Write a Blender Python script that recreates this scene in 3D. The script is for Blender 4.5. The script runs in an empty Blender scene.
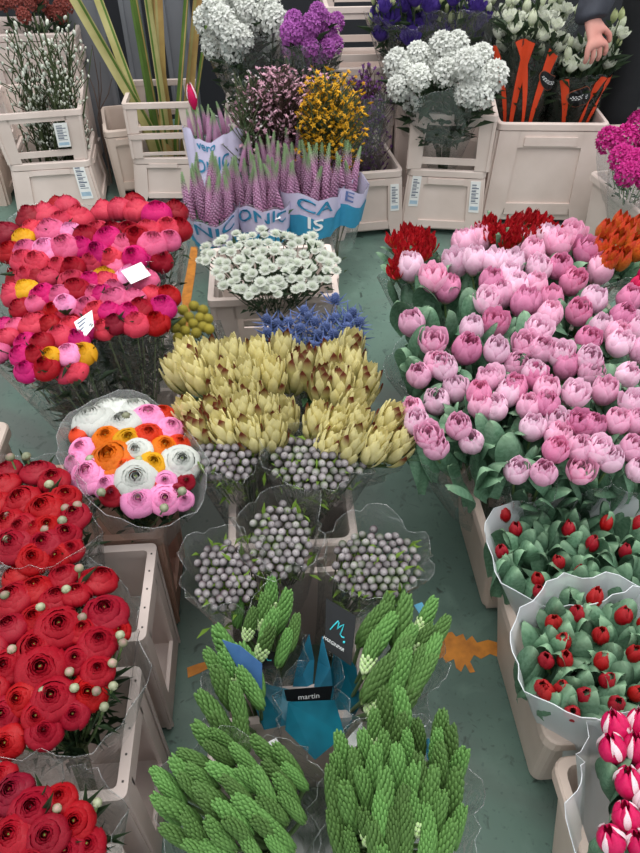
import bpy, math, random
from math import sin, cos, pi, radians, tan, atan2, sqrt
from mathutils import Vector, Matrix, Quaternion
R = random.Random(7)
SC = bpy.context.scene
COL = SC.collection

# ------------------------------------------------------------------ camera
F = 700.0; PIT = radians(43); YAW = radians(4.2); CH = 1.4
cr = Vector((cos(YAW), -sin(YAW), 0)); fh = Vector((sin(YAW), cos(YAW), 0))
cf = fh * cos(PIT) + Vector((0, 0, -sin(PIT))); cu = fh * sin(PIT) + Vector((0, 0, cos(PIT)))
cam = bpy.data.objects.new('camera', bpy.data.cameras.new('camera')); COL.objects.link(cam)
m3 = Matrix((cr, cu, -cf)).transposed()
cam.matrix_world = Matrix.Translation((0, 0, CH)) @ m3.to_4x4()
cam.data.sensor_fit = 'VERTICAL'; cam.data.sensor_height = 24; cam.data.lens = 24 * F / 853
cam.data.clip_start = .02
SC.camera = cam
def P(x, y, z):
    d = cr * ((x - 320) / F) + cu * ((426.5 - y) / F) + cf
    t = (z - CH) / d.z
    return Vector((d.x * t, d.y * t, z))

# ------------------------------------------------------------------ materials
def lin(c):
    c /= 255.0
    return c / 12.92 if c <= .04045 else ((c + .055) / 1.055) ** 2.4
def col(r, g, b): return (lin(r), lin(g), lin(b), 1)
MC = {}
def newmat(name):
    m = bpy.data.materials.new(name); m.use_nodes = True
    nt = m.node_tree; nt.nodes.clear()
    out = nt.nodes.new('ShaderNodeOutputMaterial')
    return m, nt, out
def mat(name, c, c2=None, rough=.55, nscale=40, namt=.12, tip=None, tippos=(.6, 1), base=None, basepos=(0, .35), rand=.08, trans=0., spec=.35, bump=0, bscale=80, hue=.0, metal=0):
    """c with noise towards c2; optional uv.y gradient towards tip / base colours; per object value shift"""
    if name in MC: return MC[name]
    m, nt, out = newmat(name); N = nt.nodes.new; L = nt.links.new
    def mix(a, b, fac, bt='MIX'):
        n = N('ShaderNodeMix'); n.data_type = 'RGBA'; n.blend_type = bt
        for s, v in ((0, fac), (6, a), (7, b)):
            if isinstance(v, (float, int, tuple)): n.inputs[s].default_value = v
            else: L(v, n.inputs[s])
        return n.outputs[2]
    tc = N('ShaderNodeTexCoord')
    nz = N('ShaderNodeTexNoise'); nz.inputs['Scale'].default_value = nscale; nz.inputs['Detail'].default_value = 3
    L(tc.outputs['Object'], nz.inputs['Vector'])
    if c2 is None: c2 = tuple(max(0, v * .6) for v in c[:3]) + (1,)
    rmp = N('ShaderNodeMapRange'); L(nz.outputs['Fac'], rmp.inputs[0])
    rmp.inputs[1].default_value = .35; rmp.inputs[2].default_value = .7; rmp.inputs[3].default_value = 0; rmp.inputs[4].default_value = min(1, namt * 4)
    cc = mix(c, c2, rmp.outputs[0])
    if tip or base:
        sep = N('ShaderNodeSeparateXYZ'); L(tc.outputs['UV'], sep.inputs[0])
        if tip:
            mr = N('ShaderNodeMapRange'); L(sep.outputs['Y'], mr.inputs[0]); mr.inputs[1].default_value = tippos[0]; mr.inputs[2].default_value = tippos[1]
            cc = mix(cc, tip, mr.outputs[0])
        if base:
            mr = N('ShaderNodeMapRange'); L(sep.outputs['Y'], mr.inputs[0]); mr.inputs[1].default_value = basepos[1]; mr.inputs[2].default_value = basepos[0]
            cc = mix(cc, base, mr.outputs[0])
    if rand or hue:
        oi = N('ShaderNodeObjectInfo'); hs = N('ShaderNodeHueSaturation')
        mr = N('ShaderNodeMapRange'); L(oi.outputs['Random'], mr.inputs[0]); mr.inputs[3].default_value = 1 - rand * 2; mr.inputs[4].default_value = 1 + rand
        L(mr.outputs[0], hs.inputs['Value'])
        if hue:
            mr = N('ShaderNodeMapRange'); L(oi.outputs['Random'], mr.inputs[0]); mr.inputs[3].default_value = .5 - hue; mr.inputs[4].default_value = .5 + hue
            L(mr.outputs[0], hs.inputs['Hue'])
        L(cc, hs.inputs['Color']); cc = hs.outputs[0]
    b = N('ShaderNodeBsdfPrincipled'); L(cc, b.inputs['Base Color'])
    b.inputs['Roughness'].default_value = rough; b.inputs['Specular IOR Level'].default_value = spec; b.inputs['Metallic'].default_value = metal
    if bump:
        bn = N('ShaderNodeTexNoise'); bn.inputs['Scale'].default_value = bscale; L(tc.outputs['Object'], bn.inputs['Vector'])
        bp = N('ShaderNodeBump'); bp.inputs['Strength'].default_value = bump; bp.inputs['Distance'].default_value = .002
        L(bn.outputs['Fac'], bp.inputs['Height']); L(bp.outputs[0], b.inputs['Normal'])
    sh = b.outputs[0]
    if trans:
        t = N('ShaderNodeBsdfTranslucent'); L(cc, t.inputs[0]); ms = N('ShaderNodeMixShader'); ms.inputs[0].default_value = trans
        L(sh, ms.inputs[1]); L(t.outputs[0], ms.inputs[2]); sh = ms.outputs[0]
    L(sh, out.inputs[0]); MC[name] = m; return m
def film(name, tint=(.9, .93, .93, 1), haze=.06, gloss=.5, rough=.12, bump=.6, scale=25):
    if name in MC: return MC[name]
    m, nt, out = newmat(name); N = nt.nodes.new; L = nt.links.new
    tr = N('ShaderNodeBsdfTransparent'); tr.inputs[0].default_value = (.97, .98, .98, 1)
    gl = N('ShaderNodeBsdfGlossy'); gl.inputs['Roughness'].default_value = rough
    df = N('ShaderNodeBsdfDiffuse'); df.inputs[0].default_value = tint
    lw = N('ShaderNodeLayerWeight'); lw.inputs[0].default_value = .35
    tc = N('ShaderNodeTexCoord'); nz = N('ShaderNodeTexNoise'); nz.inputs['Scale'].default_value = scale; nz.inputs['Detail'].default_value = 2; nz.inputs['Distortion'].default_value = 1.2
    L(tc.outputs['Object'], nz.inputs['Vector'])
    bp = N('ShaderNodeBump'); bp.inputs['Strength'].default_value = bump; bp.inputs['Distance'].default_value = .01; L(nz.outputs['Fac'], bp.inputs['Height'])
    L(bp.outputs[0], gl.inputs['Normal']); L(bp.outputs[0], lw.inputs['Normal'])
    ma = N('ShaderNodeMath'); ma.operation = 'MULTIPLY_ADD'; L(lw.outputs['Facing'], ma.inputs[0]); ma.inputs[1].default_value = gloss * .3; ma.inputs[2].default_value = .05
    m1 = N('ShaderNodeMixShader'); m1.inputs[0].default_value = haze; L(tr.outputs[0], m1.inputs[1]); L(df.outputs[0], m1.inputs[2])
    m2 = N('ShaderNodeMixShader'); L(ma.outputs[0], m2.inputs[0]); L(m1.outputs[0], m2.inputs[1]); L(gl.outputs[0], m2.inputs[2])
    L(m2.outputs[0], out.inputs[0]); MC[name] = m; return m

CLEAR = film('clear_film', haze=.045, gloss=1.5, rough=.14, bump=1); FROST = film('frosted_film', (.80, .84, .86, 1), .62, .3, .3, .3)
TEALFILM = film('teal_film', (.0, .22, .30, 1), .75, .5, .2)
DARKF = film('smoky_film', (.03, .035, .03, 1), .55, .6, .15)
EDGE = film('film_edge', (.85, .88, .88, 1), .15, .5, .1)
LEAF = mat('leaf_green', col(98, 138, 100), col(70, 108, 72), .5, 30, .2, trans=.2, rand=.14)
TLEAF = mat('tulip_leaf', col(112, 150, 122), col(76, 116, 86), .5, 18, .22, tip=col(132, 166, 132), rand=.2, trans=.18)
DLEAF = mat('dark_leaf', col(62, 82, 54), col(36, 52, 34), .6, 30, .25, trans=.15, rand=.1)
STEM = mat('stem_green', col(104, 130, 78), rand=.1)
DSTEM = mat('dark_stem', col(78, 90, 58), rand=.1)
WHITEP = mat('white_plastic', col(220, 204, 196), col(194, 176, 166), .45, 6, .14, rand=.03, bump=.15)
PINKP = mat('beige_plastic', col(214, 196, 184), col(186, 164, 150), .5, 5, .18, rand=.03, bump=.15)
GREYP = mat('pale_grey_plastic', col(226, 211, 204), col(204, 186, 178), .4, 6, .14, rand=.02, trans=.25)
BROWNP = mat('brown_plastic', col(212, 172, 154), col(176, 136, 118), .5, 5, .2, rand=.02, trans=.25)
PAPER = mat('paper', col(232, 232, 230), rand=0, namt=.03)
LILPAP = mat('lilac_paper', col(206, 200, 226), rand=0, namt=.05, trans=.1)
TEALPAP = mat('teal_paper', col(52, 140, 176), rand=0, namt=.08)
TEALINK = mat('teal_ink', col(44, 124, 160), rand=0, namt=0)
BLUEINK = mat('blue_grey_ink', col(92, 112, 160), rand=0, namt=0)
BLACKP = mat('black_paper', col(26, 28, 30), rand=0, rough=.3)
WINK = mat('white_ink', col(225, 228, 228), rand=0, namt=0)
AQUAINK = mat('aqua_ink', col(60, 190, 200), rand=0, namt=0)
DARKINK = mat('dark_ink', col(90, 100, 120), rand=0, namt=0)
ORSTRIPE = mat('orange_stripe', col(214, 70, 34), rand=0, namt=.05)

# ------------------------------------------------------------------ mesh builder
class MB:
    def __init__(s): s.v = []; s.f = []; s.uv = []; s.m = []; s.mats = []
    def mi(s, m):
        if m not in s.mats: s.mats.append(m)
        return s.mats.index(m)
    def add(s, vs, fs, m, uvs=None, T=None):
        o = len(s.v); k = s.mi(m)
        for i, p in enumerate(vs):
            p = Vector(p)
            s.v.append(T @ p if T is not None else p); s.uv.append(uvs[i] if uvs else (0.5, 0.5))
        for f in fs: s.f.append([o + i for i in f]); s.m.append(k)
    def grid(s, fn, nu, nv, m, T=None, wrap=False):
        vs = []; uv = []
        for j in range(nv + 1):
            for i in range(nu + (0 if wrap else 1)):
                u = i / nu; v = j / nv
                vs.append(fn(u, v)); uv.append((u, v))
        w = nu if wrap else nu + 1; fs = []
        for j in range(nv):
            for i in range(nu):
                a = j * w + i; b = j * w + (i + 1) % w
                fs.append((a, b, b + w, a + w))
        s.add(vs, fs, m, uv, T)
    def box(s, c, d, m, T=None):
        x, y, z = c; a, b, h = d[0] / 2, d[1] / 2, d[2] / 2
        vs = [(x + i * a, y + j * b, z + k * h) for k in (-1, 1) for i, j in ((-1, -1), (1, -1), (1, 1), (-1, 1))]
        s.add(vs, [(3, 2, 1, 0), (4, 5, 6, 7), (0, 1, 5, 4), (1, 2, 6, 5), (2, 3, 7, 6), (3, 0, 4, 7)], m, None, T)
    def tube(s, pts, rad, m, n=5, T=None, cap=False):
        vs = []; uv = []; L_ = len(pts)
        for j, p in enumerate(pts):
            p = Vector(p); a = Vector(pts[max(0, j - 1)]); b = Vector(pts[min(L_ - 1, j + 1)])
            d = (b - a); d = d.normalized() if d.length > 1e-9 else Vector((0, 0, 1))
            x = d.cross(Vector((.13, .97, .2))).normalized(); y = d.cross(x)
            r = rad[j] if isinstance(rad, (list, tuple)) else rad
            for i in range(n):
                t = 2 * pi * i / n; vs.append(p + x * (r * cos(t)) + y * (r * sin(t))); uv.append((i / n, j / (L_ - 1)))
        fs = [(j * n + i, j * n + (i + 1) % n, (j + 1) * n + (i + 1) % n, (j + 1) * n + i) for j in range(L_ - 1) for i in range(n)]
        if cap: fs += [tuple(range(n))[::-1], tuple(range((L_ - 1) * n, L_ * n))]
        s.add(vs, fs, m, uv, T)
    def ball(s, c, r, m, n=8, k=6, T=None, v0=0, v1=1):
        c = Vector(c); rr = r if isinstance(r, (tuple, list)) else (r, r, r)
        vs = [(c.x, c.y, c.z - rr[2])]; uv = [(0, v0)]
        for j in range(1, k):
            t = pi * j / k
            for i in range(n):
                p = 2 * pi * i / n
                vs.append((c.x + rr[0] * sin(t) * cos(p), c.y + rr[1] * sin(t) * sin(p), c.z - rr[2] * cos(t))); uv.append((i / n, v0 + (v1 - v0) * j / k))
        vs.append((c.x, c.y, c.z + rr[2])); uv.append((0, v1)); fs = []
        for i in range(n): fs.append((0, 1 + (i + 1) % n, 1 + i)); fs.append((len(vs) - 1, 1 + (k - 2) * n + i, 1 + (k - 2) * n + (i + 1) % n))
        for j in range(k - 2):
            for i in range(n):
                a = 1 + j * n + i; b = 1 + j * n + (i + 1) % n; fs.append((a, b, b + n, a + n))
        s.add(vs, fs, m, uv, T)
    def mesh(s, name, smooth=True):
        me = bpy.data.meshes.new(name); me.from_pydata([tuple(p) for p in s.v], [], s.f)
        for m in s.mats: me.materials.append(m)
        me.polygons.foreach_set('material_index', s.m)
        uvl = me.uv_layers.new(name='uv')
        li = [0] * len(me.loops); me.loops.foreach_get('vertex_index', li)
        flat = []
        for i in li: flat += s.uv[i]
        uvl.data.foreach_set('uv', flat)
        if smooth: me.polygons.foreach_set('use_smooth', [True] * len(me.polygons))
        me.validate(); me.update(); return me
def link(name, data, parent=None, loc=None, rot=None, scale=None):
    o = bpy.data.objects.new(name, data); COL.objects.link(o)
    if parent: o.parent = parent
    if rot is not None:
        o.rotation_mode = 'QUATERNION'; o.rotation_quaternion = rot
    if loc is not None: o.location = loc
    if scale is not None: o.scale = (scale,) * 3 if isinstance(scale, (int, float)) else scale
    return o
def tag(o, label, cat, group=None, kind=None):
    o['label'] = label; o['category'] = cat
    if group: o['group'] = group
    if kind: o['kind'] = kind
    return o
def thing(name, label, cat, loc, group=None, rz=0):
    o = link(name, None, None, loc); o.rotation_euler = (0, 0, rz); o.empty_display_size = .05
    return tag(o, label, cat, group)
def struct(name, mb, smooth=False):
    o = link(name, mb.mesh(name, smooth)); o['kind'] = 'structure'; return o
def aim(d, roll=None):
    q = Vector(d).normalized().to_track_quat('Z', 'Y')
    return q @ Quaternion((0, 0, 1), R.uniform(0, 2 * pi) if roll is None else roll)

# ------------------------------------------------------------------ flower meshes (unit size ~1 = diameter / height)
def petal_ring(mb, n, ph, rf, hf, A, m, nu=4, nv=6, edge=.05, ruff=0, notch=.1, rr=None, wk=.8):
    rr = rr or R
    for k in range(n):
        t0 = ph + 2 * pi * k / n + rr.uniform(-.12, .12); s1 = rr.uniform(.93, 1.07); s2 = rr.uniform(.94, 1.06); q = rr.uniform(0, 6)
        def fn(u, v, t0=t0, s1=s1, s2=s2, q=q):
            uu = u * 2 - 1; w = sin(pi * (.1 + wk * v)) ** .6
            t = t0 + uu * A * w; r = rf(v) * s1 * (1 + edge * uu * uu); z = hf(v) * s2 - notch * uu * uu * v * v
            if ruff: r += ruff * sin(uu * 7 + q) * v; z += ruff * cos(uu * 9 + q) * v
            return (r * cos(t), r * sin(t), z)
        mb.grid(fn, nu, nv, m)
CACHE = {}
def cached(f):
    def g(*a):
        k = (f.__name__,) + a
        if k not in CACHE: CACHE[k] = f(*a)
        return CACHE[k]
    return g
FC = dict(
    red=(col(172, 4, 30), col(130, 2, 18)), crimson=(col(150, 6, 38), col(104, 4, 22)), coral=(col(218, 66, 92), col(190, 40, 66)),
    pink=(col(224, 104, 148), col(206, 74, 120)), palepink=(col(246, 160, 206), col(232, 122, 182)), magenta=(col(214, 26, 120), col(170, 10, 88)),
    yellow=(col(228, 172, 24), col(208, 136, 12)), orange=(col(228, 122, 14), col(208, 84, 6)), vermilion=(col(236, 76, 30), col(200, 44, 16)),
    white=(col(218, 220, 214), col(198, 204, 196)), tulippink=(col(238, 184, 210), col(222, 150, 186)), tuliprose=(col(226, 146, 184), col(206, 108, 154)),
    tuliplight=(col(242, 206, 224), col(230, 180, 208)),
    tulipred=(col(180, 14, 32), col(136, 4, 20)), hotpink=(col(222, 24, 96), col(176, 8, 66)))
def fm(c, **k):
    a, b = FC[c]; return mat('petal_' + c + ''.join(k.get('sfx', '')), a, b, .55, 30, .14, rand=.09, trans=.22, hue=.004, **{q: w for q, w in k.items() if q != 'sfx'})
@cached
def ranunculus(c, var):
    rr = random.Random(var * 31 + 5); mb = MB(); m = fm(c)
    n = 8 if var % 2 else 7
    for i in range(n):
        f = i / (n - 1); Rr = .52 * (1 - f) ** .85 + .07
        top = .28 - .5 * (1 - f) ** 2 * .35 + .0; hh = .36 + .08 * f
        flare = .07 if i < 2 and var != 2 else 0
        def rf(v, Rr=Rr, flare=flare): a = -1.2 + 2.25 * v; return Rr * max(.05, cos(a)) ** .8 + flare * v * v
        def hf(v, hh=hh, f=f, flare=flare): a = -1.2 + 2.25 * v; return hh * sin(a) * (1 if a > 0 else .8) + .06 * f - flare * v
        petal_ring(mb, 6 if i < 5 else 4, i * .5, rf, hf, .8 if i < 5 else .95, m, 5, 6, .03, .010 if i < 3 else .004, .05, rr, .7)
    cm = mat('ranunculus_eye', col(120, 140, 60), rand=.1) if var != 1 else mat('ranunculus_dark_eye', col(60, 34, 30), rand=.1)
    mb.ball((0, 0, .33), (.05, .05, .04), cm, 7, 5)
    # green sepals
    for k in range(5):
        t = k * 2 * pi / 5
        mb.grid(lambda u, v: ((.1 + .3 * v) * cos(t + (u - .5) * .5), (.1 + .3 * v) * sin(t + (u - .5) * .5), -.3 + .16 * v), 2, 2, LEAF)
    return mb.mesh('ranunculus_' + c)
@cached
def ranbud(k):
    mb = MB(); a = mat('bud_green' + str(k), col(134, 140, 108), col(96, 108, 72), tip=col(164, 126, 122) if k else col(158, 160, 134), rand=.2)
    rr = random.Random(k)
    mb.ball((0, 0, 0), (.44, .44, .4), a, 10, 7)
    petal_ring(mb, 5, 0, lambda v: .46 * sin(pi * (.1 + .72 * v)), lambda v: -.42 + .75 * v, .62, a, 3, 5, .0, 0, .1, rr)
    return mb.mesh('flower_bud')
@cached
def tulip(c, var):
    """double tulip, height 1, width about .95"""
    rr = random.Random(var * 7 + 3); mb = MB()
    a, b = FC[c]
    m = mat('tulip_' + c, a, b, .5, 9, .16, tip=tuple(min(1, x * 1.12 + .03) for x in a[:3]) + (1,), base=col(206, 204, 160), basepos=(0, .2), rand=.06, trans=.3, hue=.004)
    op = (0, .1, .22, .03)[var % 4]
    lay = [(4, .50, .92, op), (4, .44, 1.0, op * .5), (4, .34, 1.0, 0), (3, .22, .97, 0)] if c != 'tulipred' and c != 'hotpink' else [(3, .36, .97, 0), (3, .31, 1.0, 0)]
    for i, (n, rad, h, o) in enumerate(lay):
        ke = .7 if n == 4 or len(lay) > 2 else .82
        petal_ring(mb, n, i * .7, lambda v: rad * (sin(pi * min(1, .06 + ke * v)) ** .8) * (1 - .26 * v) + o * v ** 3, lambda v: h * (v * (1 - .1 * v) / .9) * (1 if o < .2 else .9), 2.6 / n + .2, m, 6, 7, -.06, .018, .2, rr, .66)
    return mb.mesh('tulip_' + c)
@cached
def tulip2(c1, c2, name):   # tapered goblet tulip, streaked
    rr = random.Random(5); mb = MB()
    m = mat(name, c1, c2, .4, 14, .2, tip=c1, base=c2, basepos=(0, .8), rand=.08, trans=.2)
    for i, (n, rad, h) in enumerate([(3, .33, .95), (3, .30, 1.0)]):
        petal_ring(mb, n, i * 1.05, lambda v: rad * (sin(pi * (.08 + .74 * v)) ** .75), lambda v: h * v, 1.05, m, 6, 7, -.08, .0, .25, rr)
    return mb.mesh(name)
@cached
def parrot(c):
    rr = random.Random(9); mb = MB(); m = mat('parrot_petal', col(170, 14, 30), col(200, 40, 44), .5, 12, .2, base=col(150, 110, 50), basepos=(0, .5), rand=.1, trans=.2)
    for i, (n, rad, h, o) in enumerate([(4, .42, .8, .18), (4, .34, .95, .08), (3, .2, .95, 0)]):
        petal_ring(mb, n, i * .8, lambda v: rad * (sin(pi * min(1, .08 + .6 * v)) ** .8) + o * v * v, lambda v: h * v, .62, m, 6, 7, -.05, .05, .3, rr)
    return mb.mesh('parrot_tulip')
@cached
def leaf(kind, var):
    """blade along +z, length 1, base at origin, bends towards +x"""
    rr = random.Random(var + 11); mb = MB()
    if kind == 'tulip': W = .17; bend = (.15, .35, .5)[var % 3]; fold = .35; m = TLEAF
    elif kind == 'broad': W = .23; bend = (-.06, .03, .14, .26)[var % 4]; fold = .9; m = TLEAF
    else: W = .1; bend = .3; fold = .2; m = DLEAF
    tw = rr.uniform(-.5, .5)
    def fn(u, v):
        uu = u * 2 - 1; v = sin(v * pi / 2) ** .9; w = W * ((.35 + .65 * sin(pi * min(.5, .75 * v))) * max(0, 1 - v ** 3.2) ** .5 + .003)
        x = bend * v * v - fold * w * (1 - uu * uu) * .9 + .03 * sin(uu * 3 + v * 6); y = uu * w; z = v - .3 * bend * v * v * v
        c, s_ = cos(tw * v), sin(tw * v)
        return (x * c - y * s_, x * s_ + y * c, z)
    mb.grid(fn, 6, 9, m)
    return mb.mesh('leaf')
@cached
def spike_green(var):
    """unopened ornithogalum head, length 1, axis z"""
    rr = random.Random(var); mb = MB()
    m = mat('ornithogalum_bud', col(84, 118, 60), col(58, 90, 42), .5, 7, .2, tip=col(92, 130, 68), tippos=(.2, .9), base=col(136, 164, 100), basepos=(0, .25), rand=.22, hue=.008, spec=.18)
    m2 = mat('ornithogalum_pale_bud', col(206, 222, 176), col(176, 204, 140), .45, rand=.06, tip=col(150, 190, 110))
    bend = rr.uniform(-.16, .16); n = 78
    mb.tube([(bend * z * z, 0, z) for z in (-.15, 0, .3, .6, .9)], [.03, .09, .15, .14, .06], m, 8)
    for i in range(n):
        v = (i + .5) / n; t = i * 2.39996; r = .185 * (max(0, sin(pi * (.14 + .80 * v))) ** .42) - .03
        pale = var == 3 and v < .4
        el = .125 * (1.1 - .35 * v); er = .045 * (1.1 - .3 * v)
        tilt = .2 if not pale else .8
        d = Vector((cos(t) * sin(tilt), sin(t) * sin(tilt), cos(tilt)))
        T = Matrix.Translation((r * cos(t) + bend * v * v, r * sin(t), v * .88)) @ d.to_track_quat('Z', 'Y').to_matrix().to_4x4()
        mb.ball((0, 0, 0), (er * 1.1, er * 1.1, el * (.65 if pale else 1)), m2 if pale else m, 7, 6, T)
    return mb.mesh('ornithogalum')
@cached
def berry(var):
    mb = MB(); c = [(col(112, 105, 106), col(82, 74, 76)), (col(100, 112, 82), col(70, 84, 54)), (col(88, 72, 76), col(62, 48, 52))][var]
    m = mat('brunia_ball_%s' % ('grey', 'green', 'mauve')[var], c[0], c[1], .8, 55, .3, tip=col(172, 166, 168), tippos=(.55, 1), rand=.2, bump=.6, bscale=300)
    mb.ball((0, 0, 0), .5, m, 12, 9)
    mb.ball((0, 0, .48), .07, mat('brunia_eye', col(110, 96, 84), rand=.1), 5, 4)
    return mb.mesh('brunia_ball')
@cached
def leuco(var):
    rr = random.Random(var + 40); mb = MB()
    m = mat('leucadendron_bract', col(234, 224, 166), col(216, 206, 134), .5, 10, .15, base=col(160, 170, 96), basepos=(0, .45), rand=.07, trans=.25)
    mr_ = mat('leucadendron_brown_tip', col(224, 214, 150), col(204, 196, 112), .5, 10, .15, tip=col(104, 44, 26), tippos=(.62, .9), rand=.07, trans=.2)
    n = 26
    for i in range(n):
        f = i / (n - 1); t = i * 2.39996; an = radians(54 - 46 * f + rr.uniform(-5, 5)); L_ = .55 + .12 * sin(pi * f) + rr.uniform(-.04, .04); z0 = .02 + .38 * f
        brown = rr.random() < (.05, .3, .7)[var]
        def fn(u, v):
            uu = u * 2 - 1; w = .10 * (.4 + .6 * sin(pi * min(.5, .8 * v))) * max(0, 1 - v ** 4) ** .5 + .002; a = an * (1 - .55 * v)
            r = .05 + L_ * v * sin(a) + .03 * (1 - uu * uu); z = z0 + L_ * v * cos(a)
            return (r * cos(t) - uu * w * sin(t), r * sin(t) + uu * w * cos(t), z)
        mb.grid(fn, 3, 7, mr_ if brown else m)
    return mb.mesh('leucadendron_head')
@cached
def astrantia(var):
    rr = random.Random(var); mb = MB()
    m = mat('astrantia_bract', col(206, 208, 200), col(178, 184, 172), .6, 20, .1, tip=col(192, 200, 184), base=col(126, 146, 104), rand=.05, trans=.25)
    for L_ in range(2):
        for k in range(11):
            t = 2 * pi * k / 11 + L_ * .28
            def fn(u, v):
                uu = u * 2 - 1; w = .085 * sin(pi * (.15 + .83 * v)) ** .7; r = .08 + .42 * v
                return (r * cos(t) - uu * w * sin(t), r * sin(t) + uu * w * cos(t), .16 * v + L_ * .04 + .02 * sin(k * 3))
            mb.grid(fn, 2, 3, m)
    m2 = mat('astrantia_eye', col(200, 206, 190), col(160, 174, 146), rand=.05)
    for i in range(26):
        t = i * 2.4; r = .25 * sqrt(i / 26); mb.ball((r * cos(t), r * sin(t), .2 + .12 * (1 - i / 26)), .045, m2, 5, 4)
    return mb.mesh('astrantia')
@cached
def thistle():
    mb = MB(); m = mat('eryngium_blue', col(74, 92, 142), col(48, 62, 104), .6, 25, .2, tip=col(104, 122, 168), rand=.12)
    for i in range(70):
        v = (i + .5) / 70; t = i * 2.39996; th = pi * .75 * (1 - v); r = .27 * sin(th); z = .32 + .34 * cos(th)
        d = Vector((sin(th) * cos(t), sin(th) * sin(t), .5 + cos(th))).normalized(); p = Vector((r * cos(t), r * sin(t), z))
        x = d.cross(Vector((.3, .8, .1))).normalized() * .045; y = d.cross(x)
        mb.add([p + x, p + y, p - x, p - y, p + d * .11], [(0, 1, 4), (1, 2, 4), (2, 3, 4), (3, 0, 4)], m, [(0, .3)] * 4 + [(0, 1)])
    mb.ball((0, 0, .32), (.26, .26, .32), m, 8, 6, None, 0, .3)
    for k in range(9):
        t = k * 2 * pi / 9
        for s_ in (-1, 1):
            mb.add([(.1 * cos(t), .1 * sin(t), .02), (.5 * cos(t + .16 * s_), .5 * sin(t + .16 * s_), .1), (1.05 * cos(t), 1.05 * sin(t), .25 + .15 * (k % 3))], [(0, 1, 2)], m, [(0, 0), (0, .5), (0, 1)])
    return mb.mesh('eryngium')
@cached
def craspedia():
    mb = MB(); m = mat('craspedia_yellow', col(160, 146, 54), col(120, 112, 36), .8, 60, .25, rand=.1)
    mb.ball((0, 0, 0), .44, m, 10, 8)
    for i in range(90):
        v = 1 - 2 * (i + .5) / 90; t = i * 2.39996; r = sqrt(1 - v * v); mb.ball((.44 * r * cos(t), .44 * r * sin(t), .44 * v), .06, m, 4, 3)
    return mb.mesh('craspedia')
@cached
def veronica(var):
    """spike length 1"""
    mb = MB(); rr = random.Random(var)
    m = mat('veronica_floret', col(222, 176, 208), col(200, 136, 182), .6, 30, .18, tip=col(150, 178, 132), tippos=(.62, .82), base=col(204, 136, 178), rand=.1, trans=.2)
    b = rr.uniform(-.12, .12); mb.tube([(b * z * z, 0, z) for z in (-.1, 0, .4, .8, 1)], [.02, .05, .05, .03, .01], m, 5)
    for i in range(150):
        v = (i + .5) / 150; t = i * 2.39996; r = .078 * (1 - v) ** .4 + .01; c = Vector((b * v * v + r * .4 * cos(t), r * .4 * sin(t), v))
        d = Vector((cos(t), sin(t), .5 + v)).normalized(); x = d.cross(Vector((0, 0, 1))).normalized() * (.034 * (1.2 - v)); y = d.cross(x); p = c + d * r * .75
        mb.add([c, p + x, p + y, p - x, p - y], [(0, 1, 2), (0, 2, 3), (0, 3, 4), (0, 4, 1), (4, 3, 2, 1)], m, [(0, v)] * 5)
    return mb.mesh('veronica_spike')
@cached
def cluster(name, c, c2, var):
    """stock like spike of ruffled florets, about 1 tall and .8 wide"""
    rr = random.Random(var); mb = MB(); m = mat(name, c, c2, .6, 20, .15, rand=.05, trans=.25)
    for i in range(30):
        v = (i + .5) / 30; t = i * 2.39996; th = pi * .72 * (1 - v); r = .33 * sin(th); z = .45 + .4 * cos(th)
        d = Vector((sin(th) * cos(t), sin(th) * sin(t), cos(th) + .25)); T = Matrix.Translation((r * cos(t), r * sin(t), z)) @ d.to_track_quat('Z', 'Y').to_matrix().to_4x4() @ Matrix.Scale(.27, 4)
        sub = MB()
        petal_ring(sub, 5, rr.uniform(0, 6), lambda v: .1 + .5 * v, lambda v: .35 * v * (1 - .5 * v), .6, m, 3, 3, 0, .09, .05, rr)
        petal_ring(sub, 4, rr.uniform(0, 6), lambda v: .06 + .25 * v, lambda v: .4 * v, .7, m, 2, 2, 0, .06, .05, rr)
        mb.add(sub.v, sub.f, m, sub.uv, T)
    return mb.mesh(name)
@cached
def lisi(c, c2, name, bud):
    mb = MB(); rr = random.Random(3); m = mat(name, c, c2, .5, 20, .12, base=col(170, 190, 130), basepos=(0, .35), rand=.1, trans=.2)
    if bud: petal_ring(mb, 4, 0, lambda v: .26 * sin(pi * (.1 + .8 * v)), lambda v: v, 1.0, m, 3, 6, 0, 0, .1, rr)
    else:
        for i, (n, rad, o) in enumerate([(5, .4, .15), (5, .3, .05), (4, .18, 0)]):
            petal_ring(mb, n, i * .6, lambda v: rad * sin(pi * min(1, .06 + .55 * v)) + o * v * v, lambda v: .75 * v, .75, m, 4, 5, 0, .03, .1, rr)
    return mb.mesh(name)
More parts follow.
